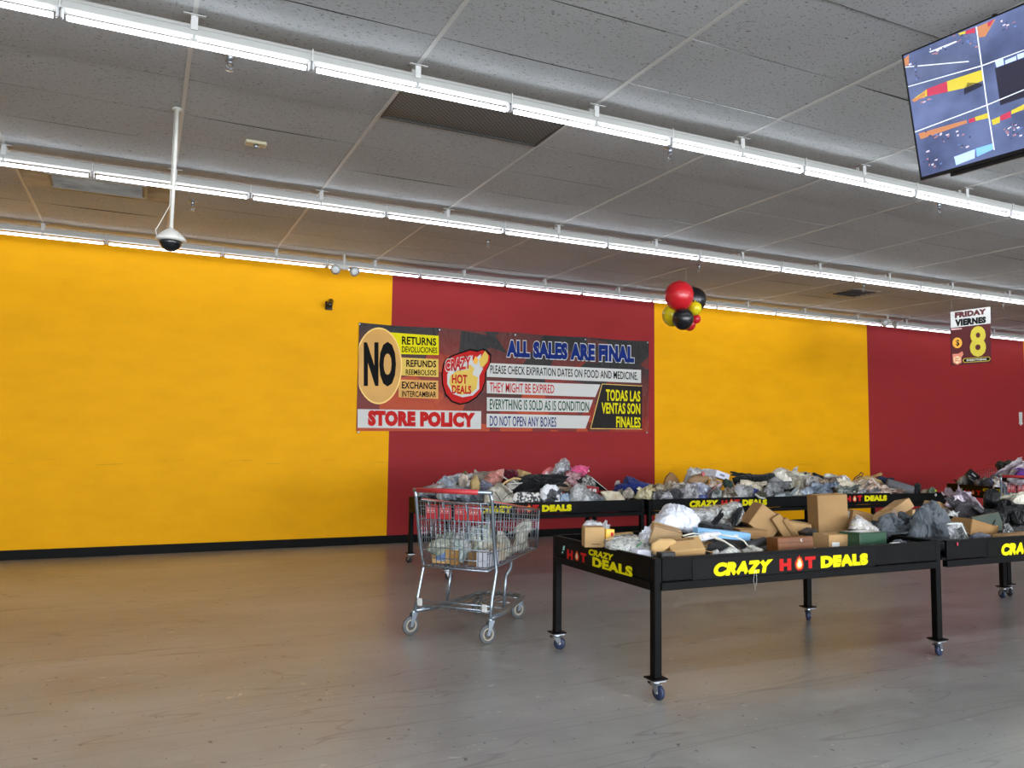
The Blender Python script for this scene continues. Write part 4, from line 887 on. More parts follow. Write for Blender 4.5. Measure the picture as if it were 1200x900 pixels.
def BX(name, cat, label, px, py, y, dims, rot, mt=None, tape=True, patch=None, extra=None, zmin=True, lid=None, dz=0):
    c = aty(px, py, y)+Vector((0, 0, dz)); R = Euler([math.radians(a) for a in rot]).to_matrix(); w, d, h = dims
    low = min((c+R @ Vector((sx*w/2, sy*d/2, sz*h/2))).z for sx in (-1, 1) for sy in (-1, 1) for sz in (-1, 1))
    if zmin and low < Z0+.002: c.z += Z0+.002-low; low = Z0+.002
    t = thing(name, (c.x, c.y, low), label, cat); mt = mt or kraft()
    MB().box(c, dims, R, bev=min(.004, h*.1)).build('carton' if 'box' in name or 'carton' in name else 'body', mt, t)
    P = lambda a, b, z: c+R @ Vector((a, b, z))
    if tape:
        MB().box(P(0, 0, h/2+.0006), (w*.98, min(.05, d*.3), .0012), R).build('packing_tape', mat('brown_tape', (150, 112, 68), .25), t)
        MB().box(P(0, -d/2+.0, h/2-.001), (w*.96, .0012, .002), R).build('flap_seam', mat('seam_shadowless', (118, 90, 58), .8), t)
    for (face, a0, b0, a1, b1, m2) in (patch or []):
        sf = {'f': lambda a, b, l: P(a*w/2, -d/2-l, b*h/2), 'l': lambda a, b, l: P(-w/2-l, -a*d/2, b*h/2), 't': lambda a, b, l: P(a*w/2, b*d/2, h/2+l)}[face]
        decal([(a0, b0), (a1, b0), (a1, b1), (a0, b1)], sf, m2, t, .0015, 'paper_label')
    if extra: extra(t, P)
    return t
M_label = mat('white_paper_label', (226, 226, 222), .6); M_cable = mat('cream_cable', (222, 216, 198), .5)
def tubething(name, cat, label, pts, r, mt, extra=None, n=7):
    P = [aty(*q) for q in pts]; b = MB().tube(P, r, n)
    o = b.build(name, mt); world_origin(o); o['label'] = label; o['category'] = cat; return o
FX = Vector((1, 0, 0)); FD = Vector((.8, .6, 0))
rf = random.Random(77)
# hidden under-layers of each heap (they also fill the gaps between the named things)
def underlay(bd, n, cols, group, label, top, plastic):
    for k in range(n):
        u = (k+.5)/n; x = bd[0]+(bd[1]-bd[0])*u; 
        for row in (.28, .68):
            y = bd[2]+(bd[3]-bd[2])*row; seedc[0] += 1
            w = (bd[1]-bd[0])/n*.62; h = top*rf.uniform(.8, 1.05)*(1 if row > .5 else .75); rgb = rf.choice(cols); vs = []
            sd = Vector((seedc[0]*2.1, 1, 5)); nt, npz = 26, 9
            for j in range(npz):
                ph = math.pi*(j+.5)/npz
                for i in range(nt):
                    a = 2*math.pi*i/nt; v = Vector((math.cos(a)*math.sin(ph)*w, math.sin(a)*math.sin(ph)*.27, math.cos(ph)*h/2))
                    q = Vector((x, y, Z0+h/2))+v*(1+.28*noise.noise(v*9+sd)+.2*abs(noise.noise(v*19+sd)))
                    q.x = min(max(q.x, bd[0]), bd[1]); q.y = min(max(q.y, bd[2]), bd[3]); q.z = max(q.z, Z0); vs.append(q)
            fs = [(j*nt+i, (j+1)*nt+i, (j+1)*nt+(i+1) % nt, j*nt+(i+1) % nt) for j in range(npz-1) for i in range(nt)]+[tuple(range(nt)), tuple((npz-1)*nt+i for i in range(nt))[::-1]]
            o = MB().add(vs, fs, True).build('bagged_garment', poly(rgb) if rf.random() < plastic else fab(rgb)); world_origin(o)
            o['label'] = label; o['category'] = 'garment'; o['group'] = group
greys = [(150, 146, 142), (196, 192, 186), (120, 120, 124), (176, 166, 150), (92, 92, 98), (205, 200, 196)]
underlay(BB1, 7, [(110, 100, 96), (150, 146, 142), (60, 60, 70), (176, 166, 150)], 'bottom layer of the left back table', 'bagged garment in the bottom layer of the left back table heap', .13, .5)
underlay(BB2, 8, greys, 'bottom layer of the middle back table', 'bagged garment in the bottom layer of the middle back table heap', .15, .7)
underlay(BB3, 8, greys, 'bottom layer of the right back table', 'bagged garment in the bottom layer of the right back table heap', .13, .7)
# ================================================================== left back table (behind the cart)
G('plastic_bag', 'bag', 'pale blue clear bag sloping up at the left end of the left back table', poly((200, 208, 216), (150, 158, 168)), [(498, 576), (500, 571), (515, 567), (528, 559), (538, 554), (546, 556), (549, 566), (546, 578), (520, 580)], 8.1, .3, BB1, amp=.02, drop=.4)
G('plastic_bag', 'bag', 'low milky blue bag just above the cart handle, left back table', poly((186, 196, 206), (120, 130, 144)), [(512, 583), (516, 572), (540, 567), (558, 570), (572, 575), (576, 585)], 7.85, .3, BB1, amp=.02, drop=.5)
G('plastic_bag', 'bag', 'thin crumpled clear film left of the cart handle grip on the left back table', poly((178, 186, 196), (110, 116, 126)), [(488, 580), (492, 571), (506, 570), (516, 573), (514, 582)], 8.22, .2, BB1, amp=.018, drop=.5)
G('sock_bundle', 'socks', 'cream sock bundle beside the olive strap, left back table', fab((212, 196, 182)), [(538, 570), (537, 560), (543, 555), (549, 560), (551, 568), (546, 573)], 7.75, .12, None, amp=.01)
G('strap', 'strap', 'olive green strap end poking up by the cream sock bundle', fab((86, 88, 52)), [(534, 568), (539, 559), (545, 551), (548, 554), (543, 561), (538, 569)], 7.8, .03, None, amp=.002)
G('white_glove', 'glove', 'white cloth glove with dark cuff right of the cream sock bundle', fab((226, 224, 224)), [(545, 570), (548, 564), (557, 562), (562, 566), (553, 571)], 7.6, .1, None, amp=.008)
G('paper_bag', 'bag', 'tan folded paper bag standing between the glove and grey blanket', kraft((186, 160, 110)), [(552, 575), (551, 564), (556, 558), (559, 557), (563, 567), (562, 575)], 7.55, .14, None, amp=.004, sharp=.45)
G('blanket', 'blanket', 'taupe grey blanket forming the ridge left of the pink jumper', fab((150, 140, 128)), [(549, 560), (555, 555), (566, 554), (580, 552), (576, 560), (566, 568), (555, 570)], 8.0, .25, BB1, amp=.02, drop=.8)
G('shirt', 'garment', 'navy striped shirt below the pink jumper, left back table', mat('navy_stripe_cloth', (70, 74, 96), .9, rgb2=(140, 142, 156), vscale=14, stretch=(1, 1, 6), bump=.3), [(560, 566), (566, 563), (574, 566), (580, 573), (574, 580), (562, 574)], 7.6, .2, BB1, amp=.012)
G('jumper', 'garment', 'dusty pink jumper left of the maroon garment', fab((206, 146, 134)), [(565, 565), (572, 556), (584, 551), (590, 551), (589, 562), (585, 572), (574, 572)], 7.8, .25, BB1, amp=.022, fold=(FX, 30, 8))
G('garment', 'garment', 'dark maroon garment behind the wooden hanger', fab((96, 18, 40)), [(588, 556), (594, 551), (604, 551), (608, 556), (606, 566), (592, 572), (587, 566)], 7.95, .22, BB1, amp=.016, drop=.8)
BX('cardboard_box', 'box', 'small tan box peeking over the wooden hanger, left back table', 613, 557, 7.95, (.13, .1, .1), (8, 12, 20), kraft((190, 160, 112)), patch=[('f', -.6, -.2, .1, .4, kraft((160, 128, 84)))])
hg = thing('coat_hanger', aty(600, 568, 7.5), 'wooden coat hanger with white bars on the left back table', 'hanger')
M_wood = mat('pale_hanger_wood', (206, 172, 116), .5, var=.2, vscale=20)
MB().tube([aty(586, 570, 7.45), aty(594, 564, 7.48), aty(602, 560.5, 7.5), aty(608, 561, 7.52), aty(616, 564, 7.55)], .011, 8).build('wooden_bar', M_wood, hg)
MB().tube([aty(590, 559, 7.6), aty(596, 563, 7.6)], .007, 6).tube([aty(600, 562, 7.5), aty(606, 567, 7.45), aty(612, 566, 7.45)], .007, 6).tube([aty(594, 567, 7.42), aty(611, 566, 7.42)], .005, 6).build('white_bar', M_white_print, hg)
G('plastic_bag', 'bag', 'crumpled clear bag under the wooden hanger, left back table', poly((190, 184, 176), (110, 106, 100)), [(588, 574), (594, 566), (606, 563), (614, 567), (608, 576)], 7.55, .2, BB1, amp=.014)
G('garment', 'garment', 'large black garment draped diagonally across the left back table', fab((22, 22, 24)), [(597, 573), (604, 568), (612, 563), (618, 558), (630, 555.5), (646, 556), (661, 554), (664, 561), (652, 566), (640, 571), (634, 577), (618, 577), (602, 579)], 7.55, .3, BB1, amp=.012, freq=7)
G('canvas_bag', 'bag', 'beige canvas pouch with a black drawstring beside the black garment', fab((196, 190, 176)), [(566, 590), (569, 576), (576, 571), (590, 569), (600, 575), (605, 588)], 7.32, .16, BB1, amp=.012, drop=.3,
  extra=lambda t: MB().tube([aty(580, 576, 7.22), aty(584, 582, 7.22), aty(588, 589, 7.225)], .003, 5).tube([aty(602, 577, 7.2), aty(595, 580, 7.2), aty(589, 586, 7.2)], .003, 5).build('drawstring', M_black_print, t))
G('pouch', 'pouch', 'pouch with black and white leaf pattern at the rim, left back table', mat('leaf_print', (222, 220, 214), .6, rgb2=(56, 56, 60), vscale=34, thr=(.47, .53), bump=.2), [(599, 590), (601, 580), (606, 576.5), (632, 577), (635, 589)], 7.27, .07, BB1, amp=.005, drop=.3)
G('poly_mailer', 'mailer', 'crumpled white and charcoal mailer right of the leaf pattern pouch', mat('white_charcoal_mailer', (232, 234, 238), .3, rgb2=(60, 62, 66), vscale=9, thr=(.46, .5), bump=.6), [(633, 588), (634, 575), (641, 568), (652, 569), (658, 575), (655, 589)], 7.3, .12, BB1, amp=.02, crease=.01, drop=.3)
G('packet', 'packet', 'small light blue packet at the rim of the left back table', poly((150, 176, 200), (120, 140, 164)), [(655, 589), (657, 580), (666, 577), (669, 589)], 7.27, .06, BB1, amp=.006, drop=.3)
G('garment_packet', 'packet', 'brown lace patterned garment packet below the clear cone bag', mat('brown_lace', (176, 152, 132), .6, rgb2=(126, 100, 84), vscale=60, bump=.4, thr=(.45, .55)), [(645, 561), (655, 561), (666, 566), (672, 572), (669, 580), (658, 576), (646, 569)], 7.5, .16, BB1, amp=.01)
t_ = G('plastic_bag', 'bag', 'tall clear cone-shaped bag with dark folds and red bottom', poly((172, 172, 178), (40, 42, 52)), [(646, 554), (653, 544), (661, 538), (666, 541), (668, 550), (666, 558), (662, 562), (650, 559)], 7.75, .2, None, amp=.014, film=True)
G('garment_packet', 'packet', 'dark red garment in clear film leaning under the cone-shaped bag', poly((186, 150, 156), (120, 40, 50)), [(661, 564), (662, 553), (667, 551), (674, 560), (679, 568), (668, 568)], 7.6, .12, None, amp=.01)
G('packet', 'packet', 'pink and white packet behind the black garment', mat('pink_white_packet', (226, 120, 124), .5, rgb2=(236, 226, 226), vscale=16, thr=(.45, .5)), [(631, 556), (641, 549), (645, 547), (650, 550), (646, 557)], 7.85, .05, None, amp=.004, drop=1.5)
G('plush_toy', 'toy', 'hot pink fluffy garment bundle on top of the left back table', fab((226, 92, 140)), [(666, 550), (672, 547), (680, 545), (686, 547), (688, 554), (683, 559), (674, 557)], 7.75, .2, None, amp=.016,
  extra=lambda t: MB().tube([aty(685, 551.5, 7.7), aty(690, 552, 7.7)], .013, 8).build('white_tag', M_white_print, t))
G('garment', 'garment', 'black garment under the hot pink bundle', fab((26, 26, 28)), [(669, 556), (676, 557), (684, 560), (690, 566), (684, 572), (674, 566)], 7.7, .2, None, amp=.012, drop=.6)
G('net_bag', 'bag', 'grey patterned bag right of the hot pink bundle', mat('grey_net', (150, 150, 142), .6, rgb2=(60, 62, 60), vscale=40, thr=(.45, .55), bump=.4), [(682, 568), (680, 560), (688, 556), (694, 559), (700, 566), (698, 574)], 7.65, .14, None, amp=.014, drop=.8)
nf = thing('foam_board', aty(702, 574, 7.7), 'thin black frame with pale edge sloping down right of the pink bundle', 'frame')
MB().plate([aty(690, 562, 7.62), aty(696, 560.5, 7.62), aty(711, 574.5, 7.62), aty(700, 574.5, 7.62)], (0, -1, 0), .02).build('panel', M_black_print, nf)
MB().tube([aty(693, 559.5, 7.6), aty(712, 575, 7.6)], .004, 5).build('edge_strip', M_white_print, nf)
pk = BX('gift_packet', 'packet', 'red packet with a white flower print on the left back table', 693.5, 574.5, 7.42, (.15, .03, .085), (12, 8, -6), mat('red_carton', (150, 40, 48), .4), tape=False,
   extra=lambda t, P: [decal([(.02+.011*math.cos(a)+.009*math.cos(b), .011*math.sin(a)+.009*math.sin(b)) for b in [2*math.pi*k/8 for k in range(8)]], lambda u, v, l: P(u*1.3, -.015-l, v*1.4), M_white_print, t, .0015, 'flower_print') for a in [2*math.pi*k/5 for k in range(5)]])
G('plastic_bag', 'bag', 'clear bag of white foam below the red flower packet', poly((206, 206, 204), (150, 148, 148)), [(667, 590), (669, 574), (676, 567), (684, 569), (692, 579), (697, 589)], 7.3, .16, BB1, amp=.014, crease=.01, drop=.3, film=True)
G('poly_mailer', 'mailer', 'slate grey flat mailer between clear bag and cream folded shirt', poly((120, 124, 132), (70, 74, 80)), [(686, 578), (697, 577), (708, 583), (712, 590), (692, 590)], 7.28, .08, BB1, amp=.008, drop=.3)
G('folded_shirt', 'garment', 'cream folded shirt in a flat packet near the right end, left back table', mat('cream_shirt', (222, 214, 192), .6, rgb2=(196, 176, 146), vscale=14, bump=.3), [(703, 576), (714, 575), (726, 576.5), (735, 588), (712, 589)], 7.34, .08, BB1, amp=.005, drop=.3, sharp=.5)
G('garment', 'garment', 'royal navy blue garment at the right end of the left back table', fab((34, 46, 112)), [(717, 575), (722, 568), (732, 566), (735, 560), (741, 561), (750, 565), (764, 567), (768, 572), (762, 576), (745, 577), (730, 577)], 7.75, .3, None, amp=.026, drop=1.2, flaps=0)
G('tissue_ball', 'paper', 'small white tissue ball behind the navy blue garment', fab((226, 220, 214)), [(720, 567), (722, 563.5), (726, 563), (727, 567), (723, 569)], 7.9, .05, None, amp=.006, drop=2)
G('plastic_bag', 'bag', 'small crumpled cream bag in front of the navy blue garment', poly((206, 198, 184), (150, 140, 126)), [(729, 580), (731, 575), (738, 571.5), (743, 577), (741, 581)], 7.45, .1, BB1, amp=.012, drop=1)
G('plastic_bag', 'bag', 'tiny grey bag left of the crumpled cream bag', poly((140, 138, 134)), [(722, 578), (724, 574), (729, 573), (730, 579)], 7.5, .1, BB1, amp=.008, drop=1)
# ================================================================== middle back table
G('garment', 'garment', 'pale yellow knit in clear bag at the left end of the middle back table', poly((222, 210, 166), (170, 160, 130)), [(745, 582), (748, 575), (758, 571), (768, 572), (772, 580), (766, 584)], 7.4, .2, None, amp=.016, drop=.6)
G('cardboard_wedge', 'box', 'brown corner of a carton sticking up on the middle back table', kraft((146, 108, 70)), [(776, 566), (781, 557), (785, 553), (789, 554.5), (798, 565), (795, 569)], 7.9, .14, None, amp=.002, sharp=.35, drop=.8)
G('plastic_bag', 'bag', 'beige grey bundle below the brown carton corner', poly((176, 164, 140), (120, 112, 98)), [(766, 572), (769, 567), (780, 567), (789, 570), (790, 577), (772, 578)], 7.6, .2, BB2, amp=.016, drop=.6)
G('garment', 'garment', 'dark grey bundle at the rim, left end of the middle back table', poly((104, 102, 102), (40, 42, 44)), [(763, 586), (766, 577), (776, 574), (782, 577), (778, 586)], 7.32, .14, BB2, amp=.014, drop=.3)
G('plastic_bag', 'bag', 'greyish white translucent bag at the rim between two dark bundles', poly((190, 188, 192), (130, 128, 136)), [(772, 587), (775, 580), (783, 576), (791, 580), (793, 587)], 7.27, .12, BB2, amp=.012, drop=.3)
G('garment', 'garment', 'charcoal furry bundle at the rim, left of the big wrinkled grey bag', fab((66, 66, 70)), [(784, 586), (784, 576), (790, 572), (799, 574), (802, 586)], 7.3, .14, BB2, amp=.016, drop=.3)
G('plastic_bag', 'bag', 'big white round bag at the peak left of the white printed box', poly((222, 222, 220), (184, 184, 184)), [(800, 563), (804, 555), (811, 550), (817, 548.5), (825, 551), (830, 556), (828, 565), (812, 568)], 7.95, .3, None, amp=.012, drop=1)
G('paper_mailer', 'mailer', 'brown crumpled mailer under the big white round bag', kraft((160, 130, 98)), [(804, 564), (812, 557), (822, 555), (832, 559), (828, 566), (814, 568)], 7.7, .2, None, amp=.012, drop=.8)
o = MB().lathe([(.001, -.028), (.018, -.022), (.028, 0), (.018, .022), (.001, .028)], aty(824, 555.5, 7.6), n=14).build('pom_pom', fab((224, 130, 130))); world_origin(o); o['label'] = 'small pink ball on the brown mailer left of the white printed box'; o['category'] = 'ball'
BX('cardboard_box', 'box', 'white box with small grey print on top of the middle back table', 842, 556.5, 7.75, (.24, .14, .085), (5, 14, 8), mat('white_carton', (214, 214, 226), .5), tape=False, patch=[('f', -.45, -.25, .25, .3, mat('grey_print', (120, 120, 150), .5))], dz=0)
G('plastic_bag', 'bag', 'wrinkled grey-violet bag bulging at the rim of the middle back table', poly((160, 154, 160), (92, 88, 96)), [(797, 586), (798, 573), (806, 567), (814, 570), (819, 578), (819, 587)], 7.3, .16, BB2, amp=.014, crease=.012, drop=.3, film=True)
G('plastic_bag', 'bag', 'white and cream papers bundle left of the brown mailer', poly((222, 214, 200), (160, 150, 140)), [(785, 572), (790, 567), (800, 565), (806, 569), (798, 574)], 7.6, .16, BB2, amp=.014, drop=.8)
G('plastic_bag', 'bag', 'white and pale blue packets above the wrinkled grey-violet bag', poly((206, 212, 228), (140, 144, 168)), [(808, 572), (812, 565), (822, 566), (832, 570), (834, 577), (820, 580)], 7.5, .18, BB2, amp=.016, crease=.01, drop=.5)
G('packet', 'packet', 'small blue packet at the rim below the pale blue packets', poly((84, 100, 170), (50, 60, 120)), [(818, 587), (820, 580), (828, 579), (831, 587)], 7.27, .07, BB2, amp=.006, drop=.3)
G('poly_mailer', 'mailer', 'mailer with a pink diagonal stripe on the middle back table', poly((206, 190, 194), (170, 120, 134)), [(826, 582), (830, 577), (840, 569), (846, 565), (845, 571), (836, 579), (829, 584)], 7.38, .05, BB2, amp=.004, drop=.6)
G('plastic_bag', 'bag', 'cream and rust crinkled bag below the white printed box', poly((204, 188, 170), (150, 116, 96)), [(829, 570), (832, 563), (842, 562), (848, 567), (842, 572)], 7.6, .16, BB2, amp=.014, drop=.8)
G('garment', 'garment', 'black and silver bundle right of the pink striped mailer', poly((140, 146, 144), (30, 36, 36)), [(831, 587), (834, 577), (842, 570), (846, 578), (846, 587)], 7.3, .14, BB2, amp=.014, drop=.3)
G('tote', 'bag', 'dark green tote leaning under the black jacket ridge', fab((58, 74, 66)), [(847, 568), (850, 561), (857, 564), (862, 571), (856, 574)], 7.6, .14, None, amp=.01, drop=.8)
G('plastic_bag', 'bag', 'beige crinkled bundle left of the grey translucent bag', poly((196, 184, 166), (110, 100, 84)), [(844, 586), (846, 575), (852, 570), (859, 575), (860, 587)], 7.3, .15, BB2, amp=.016, crease=.01, drop=.3)
G('jacket', 'garment', 'black jacket lying along the ridge of the middle back table', fab((28, 31, 30)), [(855, 562), (862, 558), (875, 556), (893, 556), (908, 553), (910, 558), (914, 562), (910, 566), (896, 567), (878, 565), (866, 566)], 7.8, .26, None, amp=.014, drop=1.1)
G('garment', 'garment', 'cream knitted garment lying below the black jacket', fab((222, 210, 186)), [(867, 568), (868, 562), (878, 563), (892, 568), (898, 573), (893, 577), (880, 573)], 7.5, .18, None, amp=.014, drop=.9)
G('plastic_bag', 'bag', 'grey translucent bag with blue contents at the rim, middle back table', poly((178, 178, 174), (140, 140, 146)), [(857, 587), (859, 572), (866, 567), (877, 570), (884, 577), (882, 587)], 7.3, .16, BB2, amp=.012, drop=.3, film=True)
G('pouch', 'pouch', 'bright blue pouch corner next to the grey translucent bag', fab((58, 70, 150)), [(873, 586), (879, 575), (884, 572), (890, 575), (889, 586)], 7.33, .12, BB2, amp=.008, drop=.3)
def mask_bits(t): MB().tube([aty(885, 579, 7.155), aty(890, 583, 7.15), aty(896, 584, 7.15)], .012, 6).build('white_band', M_white_print, t)
G('slipper', 'shoe', 'dark sandal with white band hanging over the rim of the middle back table', fab((74, 70, 56)), [(884, 580), (888, 575), (897, 577), (900, 581), (896, 586), (889, 585)], 7.17, .05, None, amp=.004, zmin=.6, extra=mask_bits)
G('jacket', 'garment', 'crumpled silver grey jacket right of the cream knitted garment', fab((150, 150, 150), .4), [(893, 584), (897, 570), (902, 562), (908, 561), (919, 566), (919, 573), (914, 578), (904, 582)], 7.4, .2, None, amp=.03, freq=12, drop=.5)
G('plastic_bag', 'bag', 'huge white bag forming the highest peak of the back tables', poly((224, 218, 204), (196, 190, 176)), [(902, 556), (908, 550), (915, 547), (923, 550), (931, 556), (935, 565), (938, 572), (926, 575), (914, 568)], 7.85, .34, None, amp=.014, drop=1.2)
G('plastic_bag', 'bag', 'pale teal flat bag at the rim right of the silver grey jacket', poly((170, 180, 180), (120, 130, 134)), [(905, 586), (908, 580), (922, 576), (931, 578), (932, 586)], 7.3, .12, BB2, amp=.008, drop=.3)
G('garment', 'garment', 'black garment wedge above the pale teal flat bag', fab((24, 32, 28)), [(919, 577), (919, 570), (928, 574), (932, 579)], 7.42, .12, BB2, amp=.008, drop=.6)
# ================================================================== right back table
G('plastic_bag', 'bag', 'off-white crinkled bag right of the huge white bag', poly((220, 212, 190), (176, 166, 146)), [(933, 570), (934, 557), (940, 553), (950, 554), (956, 561), (952, 570), (942, 575)], 7.75, .26, None, amp=.022, crease=.012, drop=1)
G('garment', 'garment', 'black item lying on the off-white crinkled bag', fab((20, 20, 22)), [(939, 555.5), (944, 553.5), (950, 554.5), (946, 556.5)], 7.72, .08, None, amp=.004, drop=1)
G('umbrella_sleeve', 'sleeve', 'long black sleeve sloping down on the ridge of the right back table', fab((24, 24, 24)), [(951, 556), (953, 553), (962, 557), (975, 562), (974, 567), (964, 564)], 7.7, .09, None, amp=.003, sharp=.4, drop=.4)
G('plastic_bag', 'bag', 'mottled grey and white bag with black spots left of the brown roll', poly((196, 190, 186), (60, 58, 62)), [(943, 566), (945, 558), (953, 557), (958, 562), (955, 569)], 7.6, .16, None, amp=.016, drop=1)
G('roll', 'roll', 'brown floral roll sloping down in front of the black sleeve', mat('brown_floral', (150, 130, 112), .7, rgb2=(92, 74, 60), vscale=30, thr=(.44, .56), bump=.3), [(955, 563), (958, 558), (966, 562), (977, 569), (979, 574), (972, 574), (961, 569)], 7.55, .12, None, amp=.005, sharp=.5, drop=.6)
G('poly_mailer', 'mailer', 'blue grey bubble mailer sloping down at the rim, right back table', poly((150, 164, 182), (110, 122, 142)), [(950, 574), (951, 566), (958, 565), (970, 571), (981, 578), (976, 583), (960, 580)], 7.4, .14, BB3, amp=.008, drop=.6)
G('poly_mailer', 'mailer', 'large blue grey bag lying flat at the rim behind the tall carton', poly((156, 168, 182), (104, 116, 132)), [(934, 584), (936, 574), (946, 570), (960, 573), (966, 581), (964, 586)], 7.3, .16, BB3, amp=.01, crease=.006, drop=.3)
G('plastic_bag', 'bag', 'crumpled foil-like bag at the rim left of the large blue grey bag', poly((206, 204, 196), (70, 68, 64)), [(926, 586), (929, 577), (935, 573), (942, 579), (944, 586)], 7.28, .1, BB3, amp=.014, crease=.012, drop=.3)
G('roll', 'roll', 'off-white roll above the taupe bag, right back table', poly((208, 204, 192), (176, 172, 162)), [(965, 560), (966, 555), (972, 554.5), (984, 558), (983, 563), (974, 563)], 7.75, .1, None, amp=.003, sharp=.5, drop=1.2)
G('garment', 'garment', 'taupe knitted bag below the off-white roll', fab((150, 134, 122)), [(971, 565), (975, 560), (985, 557), (990, 562), (984, 568), (976, 570)], 7.6, .16, None, amp=.012, drop=1)
G('plastic_bag', 'bag', 'white plastic corner between taupe bag and tan handbag', poly((230, 226, 222), (190, 186, 180)), [(985, 562), (987, 556.5), (991, 557.5), (997, 562), (996, 566), (988, 567)], 7.6, .12, None, amp=.01, drop=1)
G('garment', 'garment', 'cream scarf arching over the dark green bag, right back table', fab((216, 206, 184)), [(977, 573), (980, 567), (988, 563.5), (996, 563), (1003, 568), (1004, 574), (996, 570), (986, 572)], 7.42, .14, None, amp=.012, drop=.5)
G('plastic_bag', 'bag', 'dark green and grey bag under the cream scarf', poly((140, 146, 138), (44, 56, 52)), [(979, 582), (982, 572), (992, 569), (1001, 573), (1005, 582)], 7.3, .15, BB3, amp=.014, crease=.01, drop=.3)
G('plastic_bag', 'bag', 'cream floral bag heap below the tan handbag', poly((212, 194, 170), (176, 152, 136)), [(995, 575), (997, 565), (1004, 562), (1013, 565), (1014, 575), (1006, 580)], 7.45, .2, BB3, amp=.02, crease=.012, drop=.5)
hb = G('handbag', 'bag', 'tan handbag with a dark ring handle on the right back table', fab((190, 158, 100)), [(1000, 563), (1006, 558), (1020, 558), (1030, 562), (1036, 565), (1034, 569), (1024, 566), (1010, 562)], 7.7, .16, None, amp=.01, drop=.9,
  extra=lambda t: MB().tube([aty(1000, 563, 7.62), aty(1002, 559.5, 7.62), aty(1007, 556.5, 7.62), aty(1009, 553.5, 7.62), aty(1011.5, 555, 7.62), aty(1010, 558, 7.62), aty(1004, 560.5, 7.62)], .007, 6).build('handle', mat('dark_brown_leather', (48, 30, 26), .5), t))
G('plastic_bag', 'bag', 'clear shiny bag right of the cream floral heap', poly((214, 212, 210), (170, 166, 164)), [(1013, 571), (1015, 563), (1023, 560.5), (1028, 566), (1028, 572)], 7.5, .14, None, amp=.01, drop=.7, film=True)
G('plastic_bag', 'bag', 'grey clear bag with white glints at the rim below the cream floral heap', poly((186, 186, 190), (96, 96, 102)), [(1003, 582), (1006, 574), (1013, 572), (1024, 580), (1024, 583)], 7.28, .12, BB3, amp=.01, crease=.01, drop=.3)
G('garment', 'garment', 'brown and cream floral bundle left of the big grey roll', mat('floral_cloth', (206, 188, 172), .8, rgb2=(150, 118, 102), vscale=26, thr=(.42, .58), bump=.4), [(1012, 580), (1014, 571), (1024, 566), (1038, 568), (1044, 574), (1047, 580), (1030, 582)], 7.38, .2, BB3, amp=.016, drop=.4)
G('garment', 'garment', 'dark navy garment behind the big grey roll', fab((26, 34, 58)), [(1026, 561), (1030, 557.5), (1040, 560), (1044, 564), (1036, 567)], 7.75, .14, None, amp=.008, drop=1)
rl = thing('rolled_mat', aty(1055, 577, 7.6), 'big grey rolled mat lying tilted on the right back table', 'roll')
A_, B_ = aty(1041, 567, 7.55), aty(1068, 575, 7.35); dd = (B_-A_).normalized(); rr_ = dd.to_track_quat('Z', 'Y').to_matrix(); LL = (B_-A_).length
MB().lathe([(.03, -.03), (.066, -.02), (.07, .0), (.07, LL), (.066, LL+.02), (.03, LL+.03)], A_, rr_, 20).build('roll_body', mat('grey_foam', (98, 98, 102), .7, var=.08, bump=.15, bscale=80), rl)
MB().tube([A_+Vector((0, -.02, .068)), B_+Vector((0, -.02, .068))], .003, 5).build('seam', mat('dark_seam', (50, 50, 54), .7), rl)
G('shoe', 'shoe', 'black velvet slipper right of the big grey roll', fab((24, 26, 30)), [(1071, 574), (1071.5, 568), (1075, 566), (1079, 567.5), (1079, 576), (1072, 577)], 7.45, .1, None, amp=.006, drop=.6)
G('garment', 'garment', 'small beige cloth between slipper and green bundle', fab((160, 138, 112)), [(1078, 577), (1080, 574), (1085, 573), (1091, 574), (1090, 578)], 7.4, .1, BB3, amp=.006, drop=.6)
G('garment', 'garment', 'small green patterned bundle with a lime tag, right end of the right back table', mat('green_leafy', (120, 130, 110), .8, rgb2=(60, 76, 60), vscale=40, bump=.4), [(1087, 577), (1089, 572), (1093, 570), (1097, 574), (1098, 578)], 7.35, .1, BB3, amp=.008, drop=.6,
  extra=lambda t: MB().box(aty(1096.5, 575, 7.28), (.022, .01, .022)).build('lime_tag', mat('lime_tag', (190, 240, 30), .5), t))
q = aty(1096.5, 580, 7.196); o = MB().lathe([(.012, 0), (.02, .001), (.02, .003), (.001, .004)], q, Matrix.Rotation(math.pi/2, 3, 'X'), 14).build('round_sticker', M_white_print); world_origin(o); o['label'] = 'white round sticker on the rim of the right back table'; o['category'] = 'sticker'
# ================================================================== far right turned table and the cart before it
yb = 8.3
G('net_bag', 'bag', 'black net bag edge at the left end of the farthest table', fab((30, 28, 26)), [(1118, 569), (1121, 564.5), (1126, 565), (1133, 570), (1126, 572)], 8.6, .2, None, amp=.008, drop=.8)
G('plastic_bag', 'bag', 'grey white crumpled bag on the farthest table', poly((176, 172, 164), (90, 88, 84)), [(1121, 566), (1124, 560), (1133, 557), (1142, 560), (1146, 567), (1140, 572), (1128, 571)], 8.5, .28, None, amp=.024, crease=.012, drop=.7)
BX('flat_box', 'box', 'black flat box with white mark standing on its corner, farthest table', 1140.5, 556.5, 8.3, (.2, .035, .1), (20, 38, -20), mat('black_carton', (26, 28, 28), .4), tape=False, patch=[('f', -.4, -.1, .4, .25, M_white_print)])
G('garment', 'garment', 'grey and navy cloth heap right of the black flat box', poly((150, 148, 146), (64, 66, 80)), [(1141, 571), (1144, 562), (1153, 559), (1160, 563), (1160, 571)], 8.2, .26, None, amp=.02, drop=.7)
